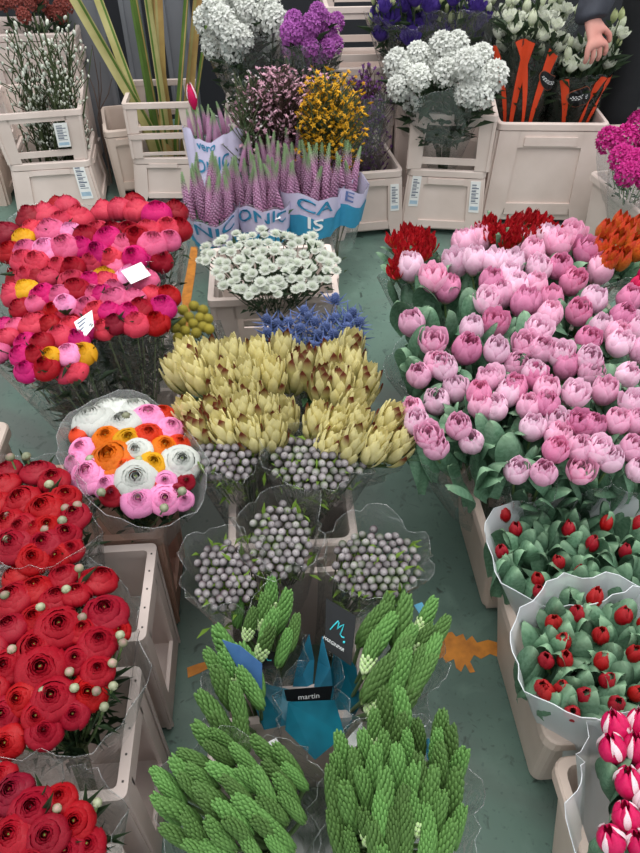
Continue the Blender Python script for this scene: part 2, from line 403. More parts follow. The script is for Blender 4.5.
@cached
def sprig(name, c, c2, sc, n, el, var, stemc):
    """branching sprig, height 1; blossoms over the top 2/3"""
    rr = random.Random(var); mb = MB(); m = mat(name, c, c2, .6, 30, .2, rand=.08, trans=.15)
    mb.tube([(0, 0, 0), (rr.uniform(-.03, .03), 0, .5), (rr.uniform(-.08, .08), rr.uniform(-.08, .08), 1)], [.012, .01, .004], stemc, 4)
    for i in range(n):
        v = rr.uniform(.3, 1); t = rr.uniform(0, 2 * pi); r = rr.uniform(.02, .2) * el
        p = Vector((r * cos(t), r * sin(t), v)); mb.tube([(0, 0, v - r * 1.2), p], .004, stemc, 3)
        s_ = sc * rr.uniform(.7, 1.25)
        q = Vector((rr.uniform(-1, 1), rr.uniform(-1, 1), 1)).to_track_quat('Z', 'Y').to_matrix().to_4x4()
        T = Matrix.Translation(p) @ q
        if el < .6: mb.ball((0, 0, 0), (s_, s_, s_ * 1.5), m, 6, 4, T)
        else:
            vs = [(0, 0, -s_ * .3)] + [((s_ if k % 2 else s_ * .45) * cos(k * pi / 5), (s_ if k % 2 else s_ * .45) * sin(k * pi / 5), s_ * .2) for k in range(10)]
            mb.add(vs, [(0, 1 + k, 1 + (k + 1) % 10) for k in range(10)], m, None, T)
            mb.ball((0, 0, 0), s_ * .35, m, 4, 3, T)
    return mb.mesh(name)

# ------------------------------------------------------------------ bunches
def foliage(n, base, tops, size, m, lo=.45, hi=.97, wide=.3, rr=None):
    """small bent leaves along the lines from base to random tops (local coordinates)"""
    rr = rr or R; mb = MB()
    for i in range(n):
        t = rr.choice(tops); f = rr.uniform(lo, hi); p = base.lerp(t, f) + Vector((rr.gauss(0, 1), rr.gauss(0, 1), 0)) * .012
        d = ((t - base).normalized() * rr.uniform(.3, 1) + Vector((rr.uniform(-1, 1), rr.uniform(-1, 1), rr.uniform(-.2, .5)))).normalized()
        s_ = size * rr.uniform(.6, 1.3); x = d.cross(Vector((0, 0, 1))).normalized() if abs(d.z) < .99 else Vector((1, 0, 0)); up = x.cross(d)
        w = s_ * wide
        mb.add([p, p + d * s_ * .5 + x * w / 2 + up * .1 * s_, p + d * s_ * .5 - x * w / 2 + up * .1 * s_, p + d * s_ - up * .12 * s_], [(0, 1, 3), (0, 3, 2)], m, [(0, 0), (0, .5), (1, .5), (0, 1)])
    return mb
def fill(cx, cy, rx, ry, s, seed=0, rot=0, jit=.25):
    rr = random.Random(seed + 100); out = []; j = 0; y = -ry
    while y <= ry:
        x = -rx + (s / 2 if j % 2 else 0)
        while x <= rx:
            a = x + rr.uniform(-jit, jit) * s; b = y + rr.uniform(-jit, jit) * s
            if (a / rx) ** 2 + (b / ry) ** 2 <= 1: out.append((cx + a * cos(rot) - b * sin(rot), cy + a * sin(rot) + b * cos(rot)))
            x += s
        y += s * .87; j += 1
    return out
def lathe_wrap(c0, r0, pts, lift, margin, m, flare=.0, nu=44, nv=9, wav=.006, z0=None, start=0., ruff=3, rr=None):
    """sleeve from a circle about c0 to a rim that hugs the heads; all local coordinates. Returns MB and rim loop"""
    rr = rr or R; cx = sum(p.x for p in pts) / len(pts); cy = sum(p.y for p in pts) / len(pts); cz = sum(p.z for p in pts) / len(pts); C = Vector((cx, cy, cz))
    rad = []; zz = []; ph = [rr.uniform(0, 6) for _ in range(6)]
    for i in range(nu):
        t = 2 * pi * i / nu; d = Vector((cos(t), sin(t), 0)); s_ = max((p - C).dot(d) for p in pts) + margin
        near = [p.z for p in pts if (p - C).dot(d) > .55 * s_] or [cz]
        rad.append(s_); zz.append(sum(near) / len(near))
    def smooth(a, k=3):
        for _ in range(k): a = [(a[i - 1] + 2 * a[i] + a[(i + 1) % nu]) / 4 for i in range(nu)]
        return a
    rad = smooth(rad); zz = smooth(zz, 6)
    def fn(u, v):
        k = (u % 1) * nu; i = int(k) % nu; fr = k - int(k); i2 = (i + 1) % nu; t = 2 * pi * u; v = start + (1 - start) * v
        ra = rad[i] * (1 - fr) + rad[i2] * fr; za = zz[i] * (1 - fr) + zz[i2] * fr
        w = wav * v * (sin(7 * t + ph[0]) + .7 * sin(13 * t + ph[1] + v * 2) + .5 * sin(23 * t + ph[2]))
        prof = v ** .9
        r = r0 * (1 - prof) + ra * prof * (1 + flare * v ** 4) + w
        zr = za + lift + .012 * sin(ruff * t + ph[3]) + .006 * sin(9 * t + ph[4]); c = c0.lerp(Vector((cx, cy, 0)), prof)
        return Vector((c.x + r * cos(t), c.y + r * sin(t), c0.z + (zr - c0.z) * v))
    mb = MB(); mb.grid(fn, nu, nv, m, None, True)
    return mb, fn, nu
root_fn = {}
def bunch(name, label, cat, heads, base, zfloor=.03, group=None, part='flower', stem=STEM, sr=.0018, tie=.45, fol=None, wrap=CLEAR, lift=.01, margin=.025, r0=.035, wstart=.1, flare=.05, orient=.6, child=None, rim=True, leafn=0, kind='tulip', lsize=.16, stems=True, wav=.006):
    """heads: list of (world pos, mesh, scale[, roll, tiltdir, partname])"""
    root = thing(name, label, cat, (base[0], base[1], zfloor), group); O = Vector((base[0], base[1], zfloor))
    tops = [h[0] - O for h in heads]; zc = sum(p.z for p in tops) / len(tops); C = sum(tops, Vector()) / len(tops)
    tp = Vector((C.x * tie * .8, C.y * tie * .8, zc * tie))
    if stems:
        mb = MB()
        for p in tops:
            j = Vector((R.uniform(-1, 1), R.uniform(-1, 1), 0)); q = tp + (p - C) * .18; q.z = tp.z; b = Vector((0, 0, 0)) + j * .012
            mb.tube([b, q, q.lerp(p, .5) + (p - C) * .05, p - Vector((0, 0, .001))], sr, stem, 5)
        link('stems', mb.mesh('stems'), root)
    for h in heads:
        p = h[0] - O; d = (p - tp).normalized() * orient + Vector((0, -.35, 1)) * (1 - orient); nm = part
        if len(h) > 3 and h[3]: d = h[3]
        if len(h) > 4: nm = h[4]
        d = d + Vector((R.uniform(-.12, .12), R.uniform(-.12, .12), 0))
        link(nm, h[1], root, p, aim(d), h[2])
    if fol:
        n, size, m, lo, hi, wide = fol
        link('foliage', foliage(n, tp * .6, tops, size, m, lo, hi, wide).mesh('foliage', False), root)
    for i in range(leafn):
        p = R.choice(tops); off = Vector((R.uniform(-1, 1), R.uniform(-1, 1), 0)) * (.022 if kind == 'tulip' else .016)
        s_ = lsize * R.uniform(.75, 1.2); q = tp.lerp(p, .9)
        dd = (p - tp).normalized() * .9 + Vector((R.uniform(-.55, .4), R.uniform(-.4, .4), .3))
        top = p + off - Vector((0, 0, R.uniform(-.045, .03) if kind == 'tulip' else R.uniform(-.025, .01)))
        dd.normalize(); link('leaf', leaf(kind, R.randrange(4)), root, top - dd * s_, aim(dd), s_)
    if wrap:
        mb, fn, nu = lathe_wrap(tp * .35, r0, tops, lift, margin, wrap, flare, start=wstart, wav=wav)
        w = link('wrapper', mb.mesh('wrapper'), root); root_fn[root.name] = (w, fn)
        if rim:
            rb = MB(); pts = [fn(i / nu, 1) for i in range(nu)]; rb.tube(pts + [pts[0]], .0007, wrap, 4); link('wrapper_rim', rb.mesh('wrapper_rim'), w)
    return root
def dome(pts, z, dz, rad=None):
    """pixels -> world, raised to a dome about their centre, kept on the same line of sight"""
    w = [P(x, y, z) for x, y in pts]; C = sum(w, Vector()) / len(w); rm = rad or max((p - C).length for p in w) + 1e-6
    out = []
    for (x, y), p in zip(pts, w):
        f = min(1, (p - C).length / rm); out.append(P(x, y, z + dz * (1 - f * f) + R.uniform(-.004, .004)))
    return out
def px(size, p):  # world size of a picture length at point p
    return size * (p - Vector((0, 0, CH))).dot(cf) / F

# ------------------------------------------------------------------ crates
def rrect(hx, hy, r, z, n=4):
    pts = []
    for cx, cy, a in ((hx - r, hy - r, 0), (-hx + r, hy - r, pi / 2), (-hx + r, -hy + r, pi), (hx - r, -hy + r, 3 * pi / 2)):
        for i in range(n + 1):
            t = a + i * pi / 2 / n; pts.append((cx + r * cos(t), cy + r * sin(t), z))
    return pts
def loft(mb, loops, m):
    n = len(loops[0]); vs = [p for l in loops for p in l]; fs = []
    for j in range(len(loops) - 1):
        for i in range(n): fs.append((j * n + i, j * n + (i + 1) % n, (j + 1) * n + (i + 1) % n, (j + 1) * n + i))
    mb.add(vs, fs, m)
def panelmap(w0, d0, w1, d1, h):
    """side s: 0 front(-y) 1 right 2 back 3 left; u in -1..1, v height, t outward"""
    def f(s, u, v, t):
        k = v / h; hw = (w0 + (w1 - w0) * k) / 2; hd = (d0 + (d1 - d0) * k) / 2
        if s == 0: return Vector((u * hw, -hd - t, v))
        if s == 2: return Vector((-u * hw, hd + t, v))
        if s == 1: return Vector((hw + t, u * hd, v))
        return Vector((-hw - t, -u * hd, v))
    return f
def prism(mb, f, s, poly, t0, t1, m):
    n = len(poly); a = [f(s, u, v, t0) for u, v in poly]; b = [f(s, u, v, t1) for u, v in poly]
    mb.add(a + b, [tuple(range(n))[::-1], tuple(range(n, 2 * n))] + [(i, (i + 1) % n, n + (i + 1) % n, n + i) for i in range(n)], m)
def q4(u0, v0, u1, v1): return [(u0, v0), (u1, v0), (u1, v1), (u0, v1)]
def crate(label, x, y, w, d, h, rz=0, m=WHITEP, flare=.05, style='panel', z=0, group=None, name='flower_crate', water=True, sticker=None, cat='crate'):
    root = thing(name, label, cat, (x, y, z), group, rz)
    w1, d1 = w, d; w0, d0 = w - flare, d - flare; mb = MB(); r = .018; lp = .012
    if style in ('panel', 'plain'):
        zb = .02
        loft(mb, [rrect(w0 / 2 - .012, d0 / 2 - .012, r, zb), rrect(w0 / 2, d0 / 2, r, zb + .008), rrect(w1 / 2 - lp, d1 / 2 - lp, r, h - .028), rrect(w1 / 2, d1 / 2, r + .006, h - .026), rrect(w1 / 2, d1 / 2, r + .006, h - .004),
                  rrect(w1 / 2 - .003, d1 / 2 - .003, r + .004, h), rrect(w1 / 2 - lp - .003, d1 / 2 - lp - .003, r, h), rrect(w1 / 2 - lp - .005, d1 / 2 - lp - .005, r, h - .01), rrect(w0 / 2 - .006, d0 / 2 - .006, r, zb + .02), ], m)
        n = 20; mb.add(rrect(w0 / 2 - .012, d0 / 2 - .012, r, zb), [tuple(range(n))[::-1]], m); mb.add(rrect(w0 / 2 - .006, d0 / 2 - .006, r, zb + .02), [tuple(range(n))], m)
        f = panelmap(w0, d0, w1 - 2 * lp, d1 - 2 * lp, h - .03)
        for s in range(4):
            if style == 'panel':
                e = .010; H_ = h - .03
                for sg in (-1, 1):
                    p = [(sg * 1.0, 0), (sg * 1.0, H_), (sg * .6, H_), (sg * .62, .20 * h), (sg * .72, .0)]
                    prism(mb, f, s, p if sg < 0 else p[::-1], -.004, e, m)
                prism(mb, f, s, q4(-.62, .13 * h, .62, .24 * h), -.004, e, m)
                prism(mb, f, s, q4(-.61, .78 * h, .61, H_), -.004, e, m)
                prism(mb, f, s, q4(-.5, .80 * h, .5, .88 * h), e - .002, e + .006, m)
            else:
                mb.box((0, 0, .010), (w0 - .03, d0 - .03, .02), m) if s == 0 else None
    else:  # open sided: frames with a big window on every side, or only left/right ('side')
        f = panelmap(w0, d0, w1, d1, h)
        lo = .01 if z == 0 else 0
        for s in range(4):
            e = .0; th = -.008
            if style == 'side' and s in (0, 2):
                prism(mb, f, s, q4(-1, lo, 1, h - .003), th, e, m)
            else:
                k = .66 if style == 'collar' else .6; b1, t1 = (.22, .80) if style == 'collar' else (.22, .80)
                for sg in (-1, 1):
                    p = [(sg, lo), (sg, h - .003), (sg * (k - .06 if style == 'side' else k - .05), h - .003), (sg * k, b1 * h), (sg * k, lo)]
                    prism(mb, f, s, p if sg < 0 else p[::-1], th, e, m)
                prism(mb, f, s, q4(-k, (.10 if style == 'collar' else lo / h) * h, k, b1 * h), th, e, m); prism(mb, f, s, q4(-k, t1 * h, k, h - .003), th, e, m)
            for sg in (-1, 1): prism(mb, f, s, q4(sg * .97 - .03, lo, sg * .97 + .03, h - .004), e - .001, e + .004, m)
        # rim lip and its inner face
        loft(mb, [rrect(w1 / 2 - .001, d1 / 2 - .001, .01, h - .022), rrect(w1 / 2 + .006, d1 / 2 + .006, .012, h - .02), rrect(w1 / 2 + .006, d1 / 2 + .006, .012, h), rrect(w1 / 2 - .010, d1 / 2 - .010, .008, h), rrect(w1 / 2 - .010, d1 / 2 - .010, .008, h - .022), rrect(w1 / 2 - .001, d1 / 2 - .001, .01, h - .022)], m)
        if style == 'side':
            mb.box((0, 0, .012), (w0 - .004, d0 - .004, .012), m)
            for i in range(5):   # small drain holes along the rim
                for sx in (-1, 1): mb.box((sx * (w1 / 2 - .002), (-.4 + .2 * i) * d1, h + .0004), (.003, .003, .001), mat('hole_dark', col(60, 56, 52), rand=0))
    body = link('body' if style != 'collar' else 'frame', mb.mesh('crate_body', False), root)
    if water and style in ('panel', 'plain'):
        wb = MB(); wb.box((0, 0, .06), (w0 - .03, d0 - .03, .03), mat('bucket_water', col(70, 84, 72), rough=.15, rand=0)); link('water', wb.mesh('water', False), root)
    if sticker:
        for (s, u0, v0, u1, v1) in sticker:
            sb = MB(); f = panelmap(w0, d0, w1 - 2 * lp, d1 - 2 * lp, h - .03) if style == 'panel' else panelmap(w0, d0, w1, d1, h)
            prism(sb, f, s, q4(u0, v0 * h, u1, v1 * h), .011, .0125, PAPER)
            n = 12
            for i in range(n):
                a = v0 + (v1 - v0) * (.30 + .62 * i / n); prism(sb, f, s, q4(u0 + .15 * (u1 - u0), a * h, u0 + (.6 if i % 3 else .85) * (u1 - u0), (a + (v1 - v0) * .62 / n * (.35 + .3 * (i % 2))) * h), .0125, .0129, DARKINK)
            prism(sb, f, s, q4(u0 + .1 * (u1 - u0), (v0 + .08 * (v1 - v0)) * h, u1 - .1 * (u1 - u0), (v0 + .2 * (v1 - v0)) * h), .0125, .0129, mat('pale_blue_ink', col(170, 196, 214), rand=0))
            link('sticker', sb.mesh('sticker', False), root)
    return root

# ------------------------------------------------------------------ text
def text_mb(s, size, m, fn, mb=None, bold=0.0, spacing=1.0, sub=1):
    """text in plane -> mapped through fn(x,y); x is centred"""
    cu_ = bpy.data.curves.new('t', 'FONT'); cu_.body = s; cu_.size = size; cu_.align_x = 'CENTER'; cu_.align_y = 'CENTER'; cu_.offset = bold; cu_.resolution_u = 3; cu_.space_character = spacing
    o = bpy.data.objects.new('t', cu_); COL.objects.link(o); bpy.context.view_layer.update()
    me = bpy.data.meshes.new_from_object(o.evaluated_get(bpy.context.evaluated_depsgraph_get()))
    vs = [fn(v.co.x, v.co.y) for v in me.vertices]; fs = [tuple(p.vertices) for p in me.polygons]
    bpy.data.objects.remove(o); bpy.data.meshes.remove(me); bpy.data.curves.remove(cu_)
    mb = mb or MB(); mb.add(vs, fs, m); return mb

def patch(root, fn, name, m, uf, v0, v1, nu=10, nv=6, off=.0015, offv=0):
    """piece of paper lying on a sleeve; uf(v01) -> (u left, u right)"""
    mb = MB()
    def g(a, b):
        v = v0 + (v1 - v0) * b; l, r = uf(b); u = l + (r - l) * a; p = fn(u, v); t = 2 * pi * u
        return p + Vector((cos(t), sin(t), -.3)) * off
    mb.grid(g, nu, nv, m); return link(name, mb.mesh(name), root)
def sleeve_text(parent, fn, s, size, m, uc, vc, Rr, H_, off=.003, bold=.0, slope=0):
    def g(x, y):
        u = uc + .72 * x / (2 * pi * Rr); p = fn(u, vc + (y + slope * x) / H_); t = 2 * pi * u
        return p + Vector((cos(t), sin(t), -.3)) * off
    mb = text_mb(s, size, m, g, bold=bold); return link('lettering', mb.mesh('lettering', False), parent)
def PY(x, y, yy):
    d = cr * ((x - 320) / F) + cu * ((426.5 - y) / F) + cf
    t = yy / d.y
    return Vector((d.x * t, yy, CH + d.z * t))

# ================================================================== SETTING
fm_, nt, out = newmat('floor_paint'); N = nt.nodes.new; L = nt.links.new
tc = N('ShaderNodeTexCoord'); b = N('ShaderNodeBsdfPrincipled')
def nzz(scale, det=5, dist=0):
    n = N('ShaderNodeTexNoise'); n.inputs['Scale'].default_value = scale; n.inputs['Detail'].default_value = det; n.inputs['Distortion'].default_value = dist; L(tc.outputs['Object'], n.inputs['Vector']); return n.outputs['Fac']
def mrr(s, a, b_, c=0, d=1):
    n = N('ShaderNodeMapRange'); L(s, n.inputs[0]); n.inputs[1].default_value = a; n.inputs[2].default_value = b_; n.inputs[3].default_value = c; n.inputs[4].default_value = d; return n.outputs[0]
def mx(a, b_, f):
    n = N('ShaderNodeMix'); n.data_type = 'RGBA'
    for s_, v in ((0, f), (6, a), (7, b_)):
        if isinstance(v, (float, tuple)): n.inputs[s_].default_value = v
        else: L(v, n.inputs[s_])
    return n.outputs[2]
c_ = mx(col(102, 128, 116), col(88, 111, 102), mrr(nzz(3.5), .4, .62))
c_ = mx(c_, col(112, 138, 126), mrr(nzz(9, 6, .5), .56, .7, 0, .8))
c_ = mx(c_, col(98, 102, 98), mrr(nzz(1.7, 6, .8), .46, .60, 0, .8))
c_ = mx(c_, col(52, 62, 58), mrr(nzz(22, 8, 1.5), .60, .72, 0, .85))
c_ = mx(c_, col(60, 76, 70), mrr(nzz(70, 4), .62, .75, 0, .7))
L(c_, b.inputs['Base Color']); b.inputs['Roughness'].default_value = .42; b.inputs['Specular IOR Level'].default_value = .4
bp = N('ShaderNodeBump'); bp.inputs['Strength'].default_value = .15; bp.inputs['Distance'].default_value = .003; L(nzz(30), bp.inputs['Height']); L(bp.outputs[0], b.inputs['Normal'])
L(b.outputs[0], out.inputs[0])
mb = MB(); mb.box((0, 1.0, -.05), (12, 7, .1), fm_); floor = struct('floor', mb)
ORPAINT = mat('worn_orange_paint', col(216, 140, 56), col(176, 110, 48), .6, 30, .25, rand=0)
def paint(pts, name='paint_patch', h=.0012):
    mb = MB(); n = len(pts); w = [P(x, y, 0) for x, y in pts]
    mb.add([p for p in w] + [p + Vector((0, 0, h)) for p in w], [tuple(range(n, 2 * n))] + [(i, (i + 1) % n, n + (i + 1) % n, n + i) for i in range(n)], ORPAINT)
    o = link(name, mb.mesh(name, False), floor)
paint([(437, 660), (441, 650), (438, 640), (444, 634), (452, 632), (456, 637), (463, 634), (466, 641), (472, 636), (477, 643), (488, 640), (498, 643), (498, 657), (490, 654), (481, 659), (474, 655), (470, 662), (475, 672), (470, 673), (465, 664), (461, 672), (456, 668), (454, 659), (446, 663), (443, 657)][::-1])
paint([(187, 668), (198, 664), (209, 661), (209, 668), (200, 673), (188, 678)][::-1])
paint([(191, 247), (198, 247), (195, 275), (191, 300), (188, 345), (174, 345), (181, 300), (187, 270)][::-1], 'paint_line')
DW = mat('dark_wall', col(44, 45, 50), rand=0, nscale=3)
mb = MB(); mb.box((0, 4.1, 1.6), (12, .1, 3.2), DW); struct('wall_back', mb)
GP = mat('grey_panel_paint', col(118, 121, 127), col(98, 100, 106), .5, 4, .12, rand=.04)
for i, (x0, x1, yt, lab) in enumerate([(84, 129, 3.42, 'grey metal panel leaning behind the white-bud branches, leftmost of the three'), (136, 163, 3.5, 'grey metal panel directly behind the tall striped leaves, middle of three'), (172, 206, 3.46, 'grey metal panel right of the tall leaves, beside the white stocks')]):
    a = PY(x0 + 12, 150, yt); c = PY(x1 + 4, 150, yt); w = c.x - a.x; t = thing('metal_panel', lab, 'panel', ((a.x + c.x) / 2 - .02, yt, 0), 'grey metal panels')
    mb = MB(); mb.box((0, 0, .8), (w, .03, 1.6), GP); link('sheet', mb.mesh('sheet', False), t)
    mb = MB(); mb.box((-w / 2 + .012, -.02, .8), (.018, .012, 1.6), GP); mb.box((w / 2 - .012, -.02, .8), (.018, .012, 1.6), GP); link('side_rail', mb.mesh('side_rail', False), t)

# ================================================================== CRATES
def crate_px(label, pxl, pxr, dep, h, **k):   # from the floor pixels of the two front corners
    a = P(pxl[0], pxl[1], 0); c = P(pxr[0], pxr[1], 0); w = (c - a).length; fl = k.get('flare', .02); rz = atan2(c.y - a.y, c.x - a.x)
    n = Vector((-sin(rz), cos(rz), 0)); ctr = (a + c) / 2 + n * (dep - fl) / 2
    return crate(label, ctr.x, ctr.y, w + fl, dep, h, rz=rz, **k), ctr, rz
G_B = 'white crates along the back'
S_ = [(0, -.93, .45, -.68, .90), (0, .68, .40, .95, .86)]
big, bigc, bigr = crate_px('large tall off-white crate holding the orange-striped sleeves', (481, 225), (583, 226), .30, .42, group=G_B, flare=.0)
c2, c2c, c2r = crate_px('white crate with two stickers under the white stock flowers', (401, 233), (478, 237), .36, .27, group=G_B, flare=-.01, sticker=S_)
c1, c1c, c1r = crate_px('white crate holding the dry purple sprays, left of the stickered one', (334, 240), (400, 234), .34, .27, group=G_B, flare=-.01, sticker=[(0, .68, .40, .95, .8)])
crate('slatted white crate extension stacked under the white stock flowers', c2c.x, c2c.y, .31, .36, .21, rz=c2r, style='collar', z=.272, flare=-.0, name='crate_collar', group='crate extensions')
lb, lbc, lbr = crate_px('white crate at the far left under the white-bud branches', (22, 222), (104, 216), .34, .24, group=G_B, flare=-.02, sticker=[(0, .6, .35, .9, .95)])
crate('white crate extension around the white-bud branches, blue sticker inside', lbc.x - .01, lbc.y, .34, .36, .2, rz=lbr + .05, style='collar', z=.242, flare=.03, name='crate_collar', group='crate extensions', sticker=[(0, .35, .3, .66, .78)])
crate('beige crate wedged between the white-bud crate and grey panels', lbc.x + .27, lbc.y + .16, .16, .32, .30, rz=lbr + .1, m=PINKP, group=G_B)
crate('beige crate cut off by the left edge beside the white-bud crate', lbc.x - .38, lbc.y + .1, .3, .3, .25, m=PINKP, group=G_B)
st, stc, strz = crate_px('bottom white crate of the stack holding the striped leaves', (138, 203), (200, 203), .3, .2, group=G_B, flare=-.01)
crate('lower crate extension in the stack holding the striped leaves', stc.x, stc.y, .27, .3, .10, style='collar', z=.202, flare=0, name='crate_collar', group='crate extensions')
crate('top crate extension around the base of the striped leaves', stc.x, stc.y, .27, .3, .12, style='collar', z=.305, flare=0, name='crate_collar', group='crate extensions')
crate('white crate at the back under the white and purple stocks', .08, 3.06, .5, .3, .40, group=G_B)
x0 = PY(362, 60, 3.12).x
crate('white crate at the bottom of the stack behind the purple sprays', x0, 3.25, .3, .3, .27, group=G_B)
crate('middle white crate of the stack behind the yellow sprays', x0, 3.25, .3, .3, .24, group=G_B, z=.272, flare=.02, water=False)
crate('crate extension on top of the stack beside the purple stocks', x0, 3.25, .3, .3, .22, style='collar', z=.514, flare=0, name='crate_collar', group='crate extensions')
crate('white crate under the purple and green lisianthus at the back', .75, 3.2, .4, .3, .42, group=G_B)
crate('grey-white crate behind the white-bud branches at the top left', PY(40, 40, 3.3).x - .06, 3.42, .42, .3, .62, m=GREYP, group=G_B)
crate('white crate at the right edge holding the magenta bouquet', 1.40, 2.36, .34, .36, .30, group=G_B, style='plain', flare=.05, rz=.15)
crate('beige crate between the large tall crate and the magenta bouquet', 1.47, 2.95, .22, .3, .36, m=PINKP, group=G_B)
# middle column
G_M = 'crates of the middle column'
crate('white crate under the veronica sleeves', .0, 2.14, .42, .32, .2, group=G_M, flare=.04)
crate('white crate holding the white astrantia', -.006, 1.79, .35, .28, .35, group=G_M, flare=.05, style='collar')
crate('white crate under the yellow leucadendron and blue thistles', .0, 1.30, .26, .34, .3, group=G_M, flare=.04)
crate('white crate under the upper grey ball flowers', .01, .945, .25, .26, .33, m=GREYP, group=G_M, flare=.04)
crate('white slatted crate under the lower grey ball flowers', -.0, .665, .24, .25, .3, m=GREYP, group=G_M, flare=.04)
crate('white crate under the front green bud bunches', .0, .36, .28, .3, .3, group=G_M, flare=.04)
# left column
G_L = 'crates of the left column'
crate('translucent white crate with cut-out side beside the upper red ranunculus', -.40, .727, .30, .19, .35, m=GREYP, group=G_L, flare=-.0, style='side')
crate('translucent white crate with cut-out side under the large red ranunculus bunch', -.40, .480, .30, .19, .35, m=GREYP, group=G_L, flare=0, style='side')
crate('white crate at the bottom left under the front red ranunculus', -.40, .23, .30, .19, .33, m=GREYP, group=G_L, flare=0, style='side')
crate('brownish crate under the orange, pink and white bouquet', -.375, .96, .26, .2, .33, m=BROWNP, group=G_L, flare=.02, style='side')
crate('white crate whose corner shows behind the orange, pink and white bouquet', -.36, 1.27, .24, .2, .28, group=G_L, flare=.03, style='plain')
crate('white crate beneath the back multicoloured ranunculus bunches', -.47, 1.75, .36, .3, .26, group=G_L, flare=.03)
crate('beige crate cut off by the left edge above the red ranunculus', -.80, 1.12, .34, .26, .30, m=PINKP, group=G_L, flare=.03, style='plain')
# right column
G_R = 'beige crates of the right column'
for y, lab in ((1.72, 'beige crate under the rearmost pink tulips'), (1.348, 'beige crate whose corner shows below the pink tulips, beside the bare floor'), (.977, 'long-sided beige crate under the front pink tulips'), (.606, 'beige crate holding both sleeves of leafy red tulips'), (.235, 'beige crate at the bottom right holding magenta and white tulips')):
    crate(lab, .665, y, .56, .355, .30, m=PINKP, group=G_R, flare=.09, style='plain')

# ================================================================== LEFT: multicoloured ranunculus
PAL = ['coral'] * 6 + ['red'] * 4 + ['magenta'] * 4 + ['pink'] * 3 + ['crimson'] * 2 + ['yellow'] * 1 + ['palepink'] * 1
def ran_heads(pts, z, dz, size, pal, seed=0, buds=0):
    rr = random.Random(seed); hs = []
    for p in dome(pts, z, dz):
        k = px(size * rr.uniform(.85, 1.18), p) / 1.02; hs.append((p, ranunculus(rr.choice(pal), rr.randrange(3)), (k, k, k * 1.4), None, 'ranunculus_bloom'))
    return hs
G1 = 'multicoloured ranunculus bunches'
MF = (420, .05, DLEAF, .35, .97, .2)
for (cx, cy, rx, ry, lab, base, extra) in [
    (134, 236, 54, 36, 'multicoloured ranunculus bunch nearest the back, touching the orange line', (-.38, 1.77), [(218 - 150 + 5, 0, 'yellow')]),
    (52, 244, 48, 38, 'multicoloured ranunculus bunch at the back left, pale pink and yellow blooms at its edge', (-.53, 1.72), []),
    (62, 296, 52, 32, 'mostly coral and red ranunculus bunch in the middle of the left group', (-.43, 1.45), []),
    (130, 302, 45, 34, 'coral and magenta ranunculus bunch with long leafy stems in view', (-.34, 1.32), []),
    (44, 345, 50, 33, 'multicoloured ranunculus bunch at the left edge with dark feathery stems', (-.41, 1.27), [])]:
    pts = fill(cx, cy, rx, ry, 16.8, int(cx))
    hs = ran_heads(pts, .5, .05, 22.5, PAL, int(cx + cy))
    bunch('ranunculus_bunch', lab, 'flowers', hs, base, .04, G1, fol=MF, tie=.35, margin=.008, lift=-.01, r0=.05)
# single bright accents as in the photograph
def card(name, lab, corners, m=PAPER, lines=4, par=None, z=.0):
    w = corners; c = sum(w, Vector()) / 4; t = thing(name, lab, 'tag', c) if par is None else None
    n = (w[1] - w[0]).cross(w[3] - w[0]).normalized(); n = n if n.z > 0 else -n
    o = c if t else Vector((0, 0, 0)); mb = MB(); q = [p - o for p in w] + [p - o - n * .0008 for p in w]
    mb.add(q, [(0, 1, 2, 3), (7, 6, 5, 4), (0, 4, 5, 1), (1, 5, 6, 2), (2, 6, 7, 3), (3, 7, 4, 0)], m)
    b = link('card', mb.mesh('card', False), t or par)
    lb_ = MB()
    for i in range(lines):
        a = .15 + .7 * i / lines; e = .1 / lines * 3
        f = lambda u, v: q[0] * (1 - u) * (1 - v) + q[1] * u * (1 - v) + q[2] * u * v + q[3] * (1 - u) * v + n * .0006
        lb_.add([f(.12, a), f(.6 + .25 * (i % 2), a), f(.6 + .25 * (i % 2), a + e), f(.12, a + e)], [(0, 1, 2, 3)], DARKINK)
    link('printed_lines', lb_.mesh('lines', False), b); return t
card('price_card', 'white card slipped between the back ranunculus bunches', [P(121, 271, .56), P(141, 262, .565), P(151, 275, .56), P(131, 284, .555)], lines=0)
card('price_card', 'white printed card between the leftmost and the leafy-stemmed ranunculus', [P(74, 322, .565), P(92, 310, .57), P(94, 326, .55), P(82, 341, .545)])

# mixed bouquet
mix_ = [('white', 93, 422, 34), ('white', 106, 412, 28), ('white', 124, 426, 30), ('white', 134, 411, 27), ('white', 120, 409, 24), ('palepink', 148, 419, 27), ('palepink', 170, 429, 22), ('vermilion', 163, 414, 17), ('orange', 107, 440, 24), ('yellow', 129, 442, 24),
        ('vermilion', 148, 437, 24), ('orange', 164, 449, 24), ('orange', 112, 461, 37), ('white', 137, 453, 24), ('yellow', 153, 465, 23), ('white', 181, 463, 31), ('vermilion', 179, 444, 17), ('palepink', 84, 450, 23), ('palepink', 90, 475, 31), ('palepink', 108, 485, 22),
        ('white', 137, 481, 35), ('palepink', 165, 482, 18), ('vermilion', 156, 488, 15), ('palepink', 139, 501, 28), ('palepink', 165, 499, 26), ('crimson', 113, 494, 20), ('vermilion', 80, 434, 18), ('crimson', 186, 482, 15), ('palepink', 183, 500, 17), ('crimson', 176, 492, 15), ('vermilion', 124, 467, 20), ('palepink', 76, 462, 18)]
ps = dome([(a, b_) for _, a, b_, _ in mix_], .44, .035)
hs = [(p, ranunculus(c, i % 3), px(s_ * 1.1, p) / 1.0, None, 'ranunculus_bloom') for i, (p, (c, a, b_, s_)) in enumerate(zip(ps, mix_))]
